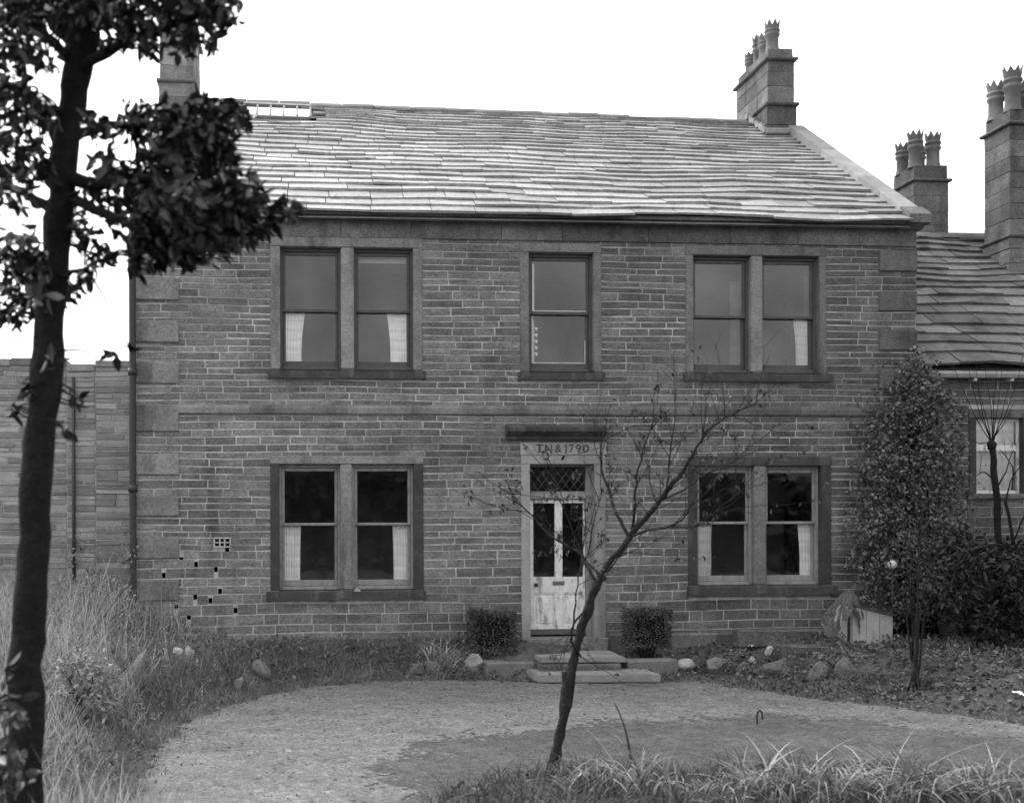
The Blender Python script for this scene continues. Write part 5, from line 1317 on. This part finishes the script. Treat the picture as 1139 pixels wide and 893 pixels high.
pt = scatter(16000, -3, 13, -9, -1.2, lambda x, y: din(x, y) & (d_poly(x, y, DRIVE) < .35 * rng.random(x.shape) ** 2)); pt[:, 2] += .02; n = len(pt); q.leaves(pt, rng.normal(size=(n, 3)) * np.array([1, 1, .15]), rng.uniform(.015, .05, n), rng.uniform(.01, .03, n))
stuff(q, 'leaf_litter', litterm)
q = QB(); ctr = scatter(150, 4.4, 10.5, -3.4, -.5, lambda x, y: ~din(x, y) & (d_poly(x, y, DRIVE) > .1)); ctr = np.concatenate([ctr, scatter(90, -2.5, 3.0, -1.8, -.1, lambda x, y: ~din(x, y))])
for c in ctr:
    n = rng.integers(14, 60); pt = c + rng.normal(size=(n, 3)) * np.array([.09, .08, 0]) + np.array([0, 0, 1.]) * rng.random((n, 1)) * rng.uniform(.04, .2)
    q.leaves(pt, rng.normal(size=(n, 3)) * .6 + np.array([0, -.1, .3]), rng.uniform(.03, .09, n), rng.uniform(.012, .035, n))
    q.blades(c + rng.normal(size=(8, 3)) * np.array([.08, .06, 0]), rng.uniform(.08, .26, 8), rng.uniform(.2, .9, 8), rng.uniform(.006, .011, 8), droop=.3)
stuff(q, 'bed_weeds', weedleaf)
q = MB()
pt = scatter(11000, -3, 13, -9, -1.2, lambda x, y: din(x, y) & ~((in_poly(x, y, LAWN)) & (rng.random(x.shape) < .93)))
for p in pt:
    r = random.uniform(.004, .014) * (1 if random.random() < .97 else 1.9); vs = [(p[0] + random.uniform(-r, r), p[1] + random.uniform(-r, r), p[2] + .012 + random.uniform(.2, .9) * r) for _ in range(3)] + [(p[0] + a * r, p[1] + b * r, p[2] + .008) for a, b in ((-1, -.7), (1.1, -.6), (.7, 1), (-.8, .9))]
    q.add(vs, [(3, 4, 0), (4, 5, 1), (5, 6, 2), (6, 3, 0), (4, 1, 0), (5, 2, 1), (6, 0, 2), (0, 1, 2)], random.random())
o = q.build('loose_stones', rockm); o['kind'] = 'stuff'
# foreground border
q = QB()
inB = lambda x, y: in_poly(x, y, BORDER)
pt = scatter(26000, -1, 11, -9.6, -6, inB); n = len(pt); q.blades(pt, rng.uniform(.08, .36, n), rng.uniform(.2, 1.2, n), rng.uniform(.006, .014, n), droop=rng.uniform(.1, .9, n), k=4)
stuff(q, 'border_grass', bordergrass)
q = QB(); pt = scatter(2600, -1, 11, -9.6, -6.1, inB); n = len(pt); pt[:, 2] += rng.random(n) * .1; q.leaves(pt, rng.normal(size=(n, 3)) * np.array([1, 1, .4]), rng.uniform(.04, .09, n), rng.uniform(.02, .05, n)); stuff(q, 'border_litter', litterm)
GG = 'pale strap-leaved clumps along the front border'
for (px, py, nn, H, lab) in [(660, 884, 60, .42, 'pale strap-leaved clump just right of the small tree'), (715, 890, 70, .55, 'tall pale strap-leaved clump near the leaning stick'),
                             (842, 893, 80, .52, 'spiky strap-leaved clump below the wire hoop'), (910, 897, 190, .5, 'dense arching mop of pale straps, front border'),
                             (1020, 900, 150, .6, 'tall arching strap clump, right front border'), (1085, 897, 130, .45, 'strap clump second from the right corner'), (1130, 900, 130, .45, 'strap clump in the bottom right corner'),
                             (780, 900, 60, .35, 'sparse low strap clump between two taller ones'), (965, 900, 110, .42, 'low strap clump right of the dense mop')]:
    strap(px, py - 6, nn, H * 1.15, .027, lab, strapm, (.2, 1.2), GG, spread=.13, droop=(.2, 1.1))
m_ = MB(); a = on_ground(707, 872); pts = jitpath([a, PD(696, 812, (a - CAM).dot(F_)), PD(683, 781, (a - CAM).dot(F_) + .1)], .006, 4); m_.tube(pts, taper(.012, .005, len(pts)), 6, .4)
tag(m_.build('stick', twigm), 'thin leaning stick rising from the front border', 'stick')
m_ = MB(); a = on_ground(847, 806); dd_ = (a - CAM).dot(F_)
pts = [PD(842.5, 806, dd_), PD(842, 797, dd_), PD(843.5, 791, dd_), PD(845.5, 790, dd_), PD(847.5, 793, dd_), PD(848, 800, dd_)]; m_.tube(jitpath(pts, 0, 3), .011, 6, .4)
tag(m_.build('wire_hoop', iron), 'small bent wire hoop standing on the lawn', 'hoop')
def scrap(px, py, w_, h_, label, Y=None):
    b = on_ground(px, py); s_ = (b - CAM).dot(F_) / FPX; V = []; Q = []; n = 5
    for j in range(n + 1):
        for i in range(n + 1): V.append((b.x + (i / n - .5) * w_ * s_, b.y + (j / n - .5) * .16, b.z + .05 + (j / n) * h_ * s_ + .012 * math.sin(i * 2.1 + j)))
    for j in range(n):
        for i in range(n): a = j * (n + 1) + i; Q.append((a, a + 1, a + n + 2, a + n + 1))
    tag(mesh_np('paper_scrap', V, Q, np.full(len(Q), .5), paperw), label, 'litter')
scrap(1134, 777, 8, 2, 'white paper scrap among dead leaves at right edge')
scrap(834, 722, 7, 3, 'tiny white scrap beside the flat slabs')

# shrubs of the left bank
def bshrub(name, poly, base, n, y0, y1, ls, mat, label, cat='shrub', **k):
    b = on_ground(*base); return leaf_shrub(name, b, label, cat, poly, n, y0, y1, ls, mat, **k)
bb = on_ground(92, 800)
bshrub('flowering_shrub', [(62, 735), (90, 722), (120, 730), (134, 752), (132, 790), (100, 805), (66, 795)], (95, 800), 1500, bb.y - .35, bb.y + .3, .06, paleleaf, 'pale bushy clump on the rough bank behind the big trunk', aspect=.5)
bb = on_ground(90, 720)
bshrub('wild_shrub', [(30, 690), (60, 640), (100, 630), (150, 655), (158, 690), (130, 718), (60, 725)], (95, 722), 1500, -.9, -.2, .055, paleleaf, 'tall pale weedy shrub against the left corner of the house', droop=.1)
bshrub('bramble', [(215, 728), (250, 712), (285, 718), (300, 740), (290, 765), (230, 770), (200, 750)], (250, 765), 1100, -1.6, -.6, .05, weedleaf, 'low dark bramble clump under the wall left of the drive')
bshrub('briar', [(60, 600), (110, 575), (150, 580), (160, 620), (120, 640), (70, 640)], (110, 660), 160, -.5, .5, .05, paleleaf, 'wispy briar with pale leaves before the yard wall', stems=14)
# blurred weed stalks close to the camera
q = QB()
for (px, py, n, H) in [(175, 960, 60, .8), (100, 980, 160, .8), (60, 960, 120, .9), (215, 990, 30, .6), (130, 1000, 120, .7), (20, 980, 120, .8), (150, 940, 60, .7), (60, 900, 150, .7), (110, 900, 120, .6), (150, 880, 80, .45), (185, 1050, 26, 1.0), (232, 1080, 16, .95), (120, 1060, 60, 1.0), (70, 1040, 70, 1.05), (160, 990, 40, .9)]:
    b = np.array(G(px, py, -.2)); pt = b + rng.normal(size=(n, 3)) * np.array([.16, .2, 0]); pt[:, 2] = zg(pt[:, 0], pt[:, 1])
    q.blades(pt, rng.uniform(.4, 1.0, n) * H, rng.uniform(.05, .5, n), rng.uniform(.006, .014, n), droop=rng.uniform(0, .4, n), k=5)
stuff(q, 'foreground_weeds', drygrass)
# unseen trees added behind the camera, shaped to darken the lower panes' reflections
m_ = MB(); q = QB()
n = 36000; x = rng.uniform(-60, 70, n); z = rng.uniform(-.1, 1, n) * (4.0 + .7 * np.sin(x * .23) + .5 * np.sin(x * .71 + 1)); y = rng.uniform(-31, -27, n)
pt = np.stack([x, y, z], 1); q.leaves(pt, rng.normal(size=(n, 3)), rng.uniform(.3, .7, n), rng.uniform(.25, .5, n))
stuff(q, 'unseen_reflection_trees', M('reflection_leaf', .07, .9, .1, .5, ((.6, .3),), ()))
print('built', len(sc.objects))
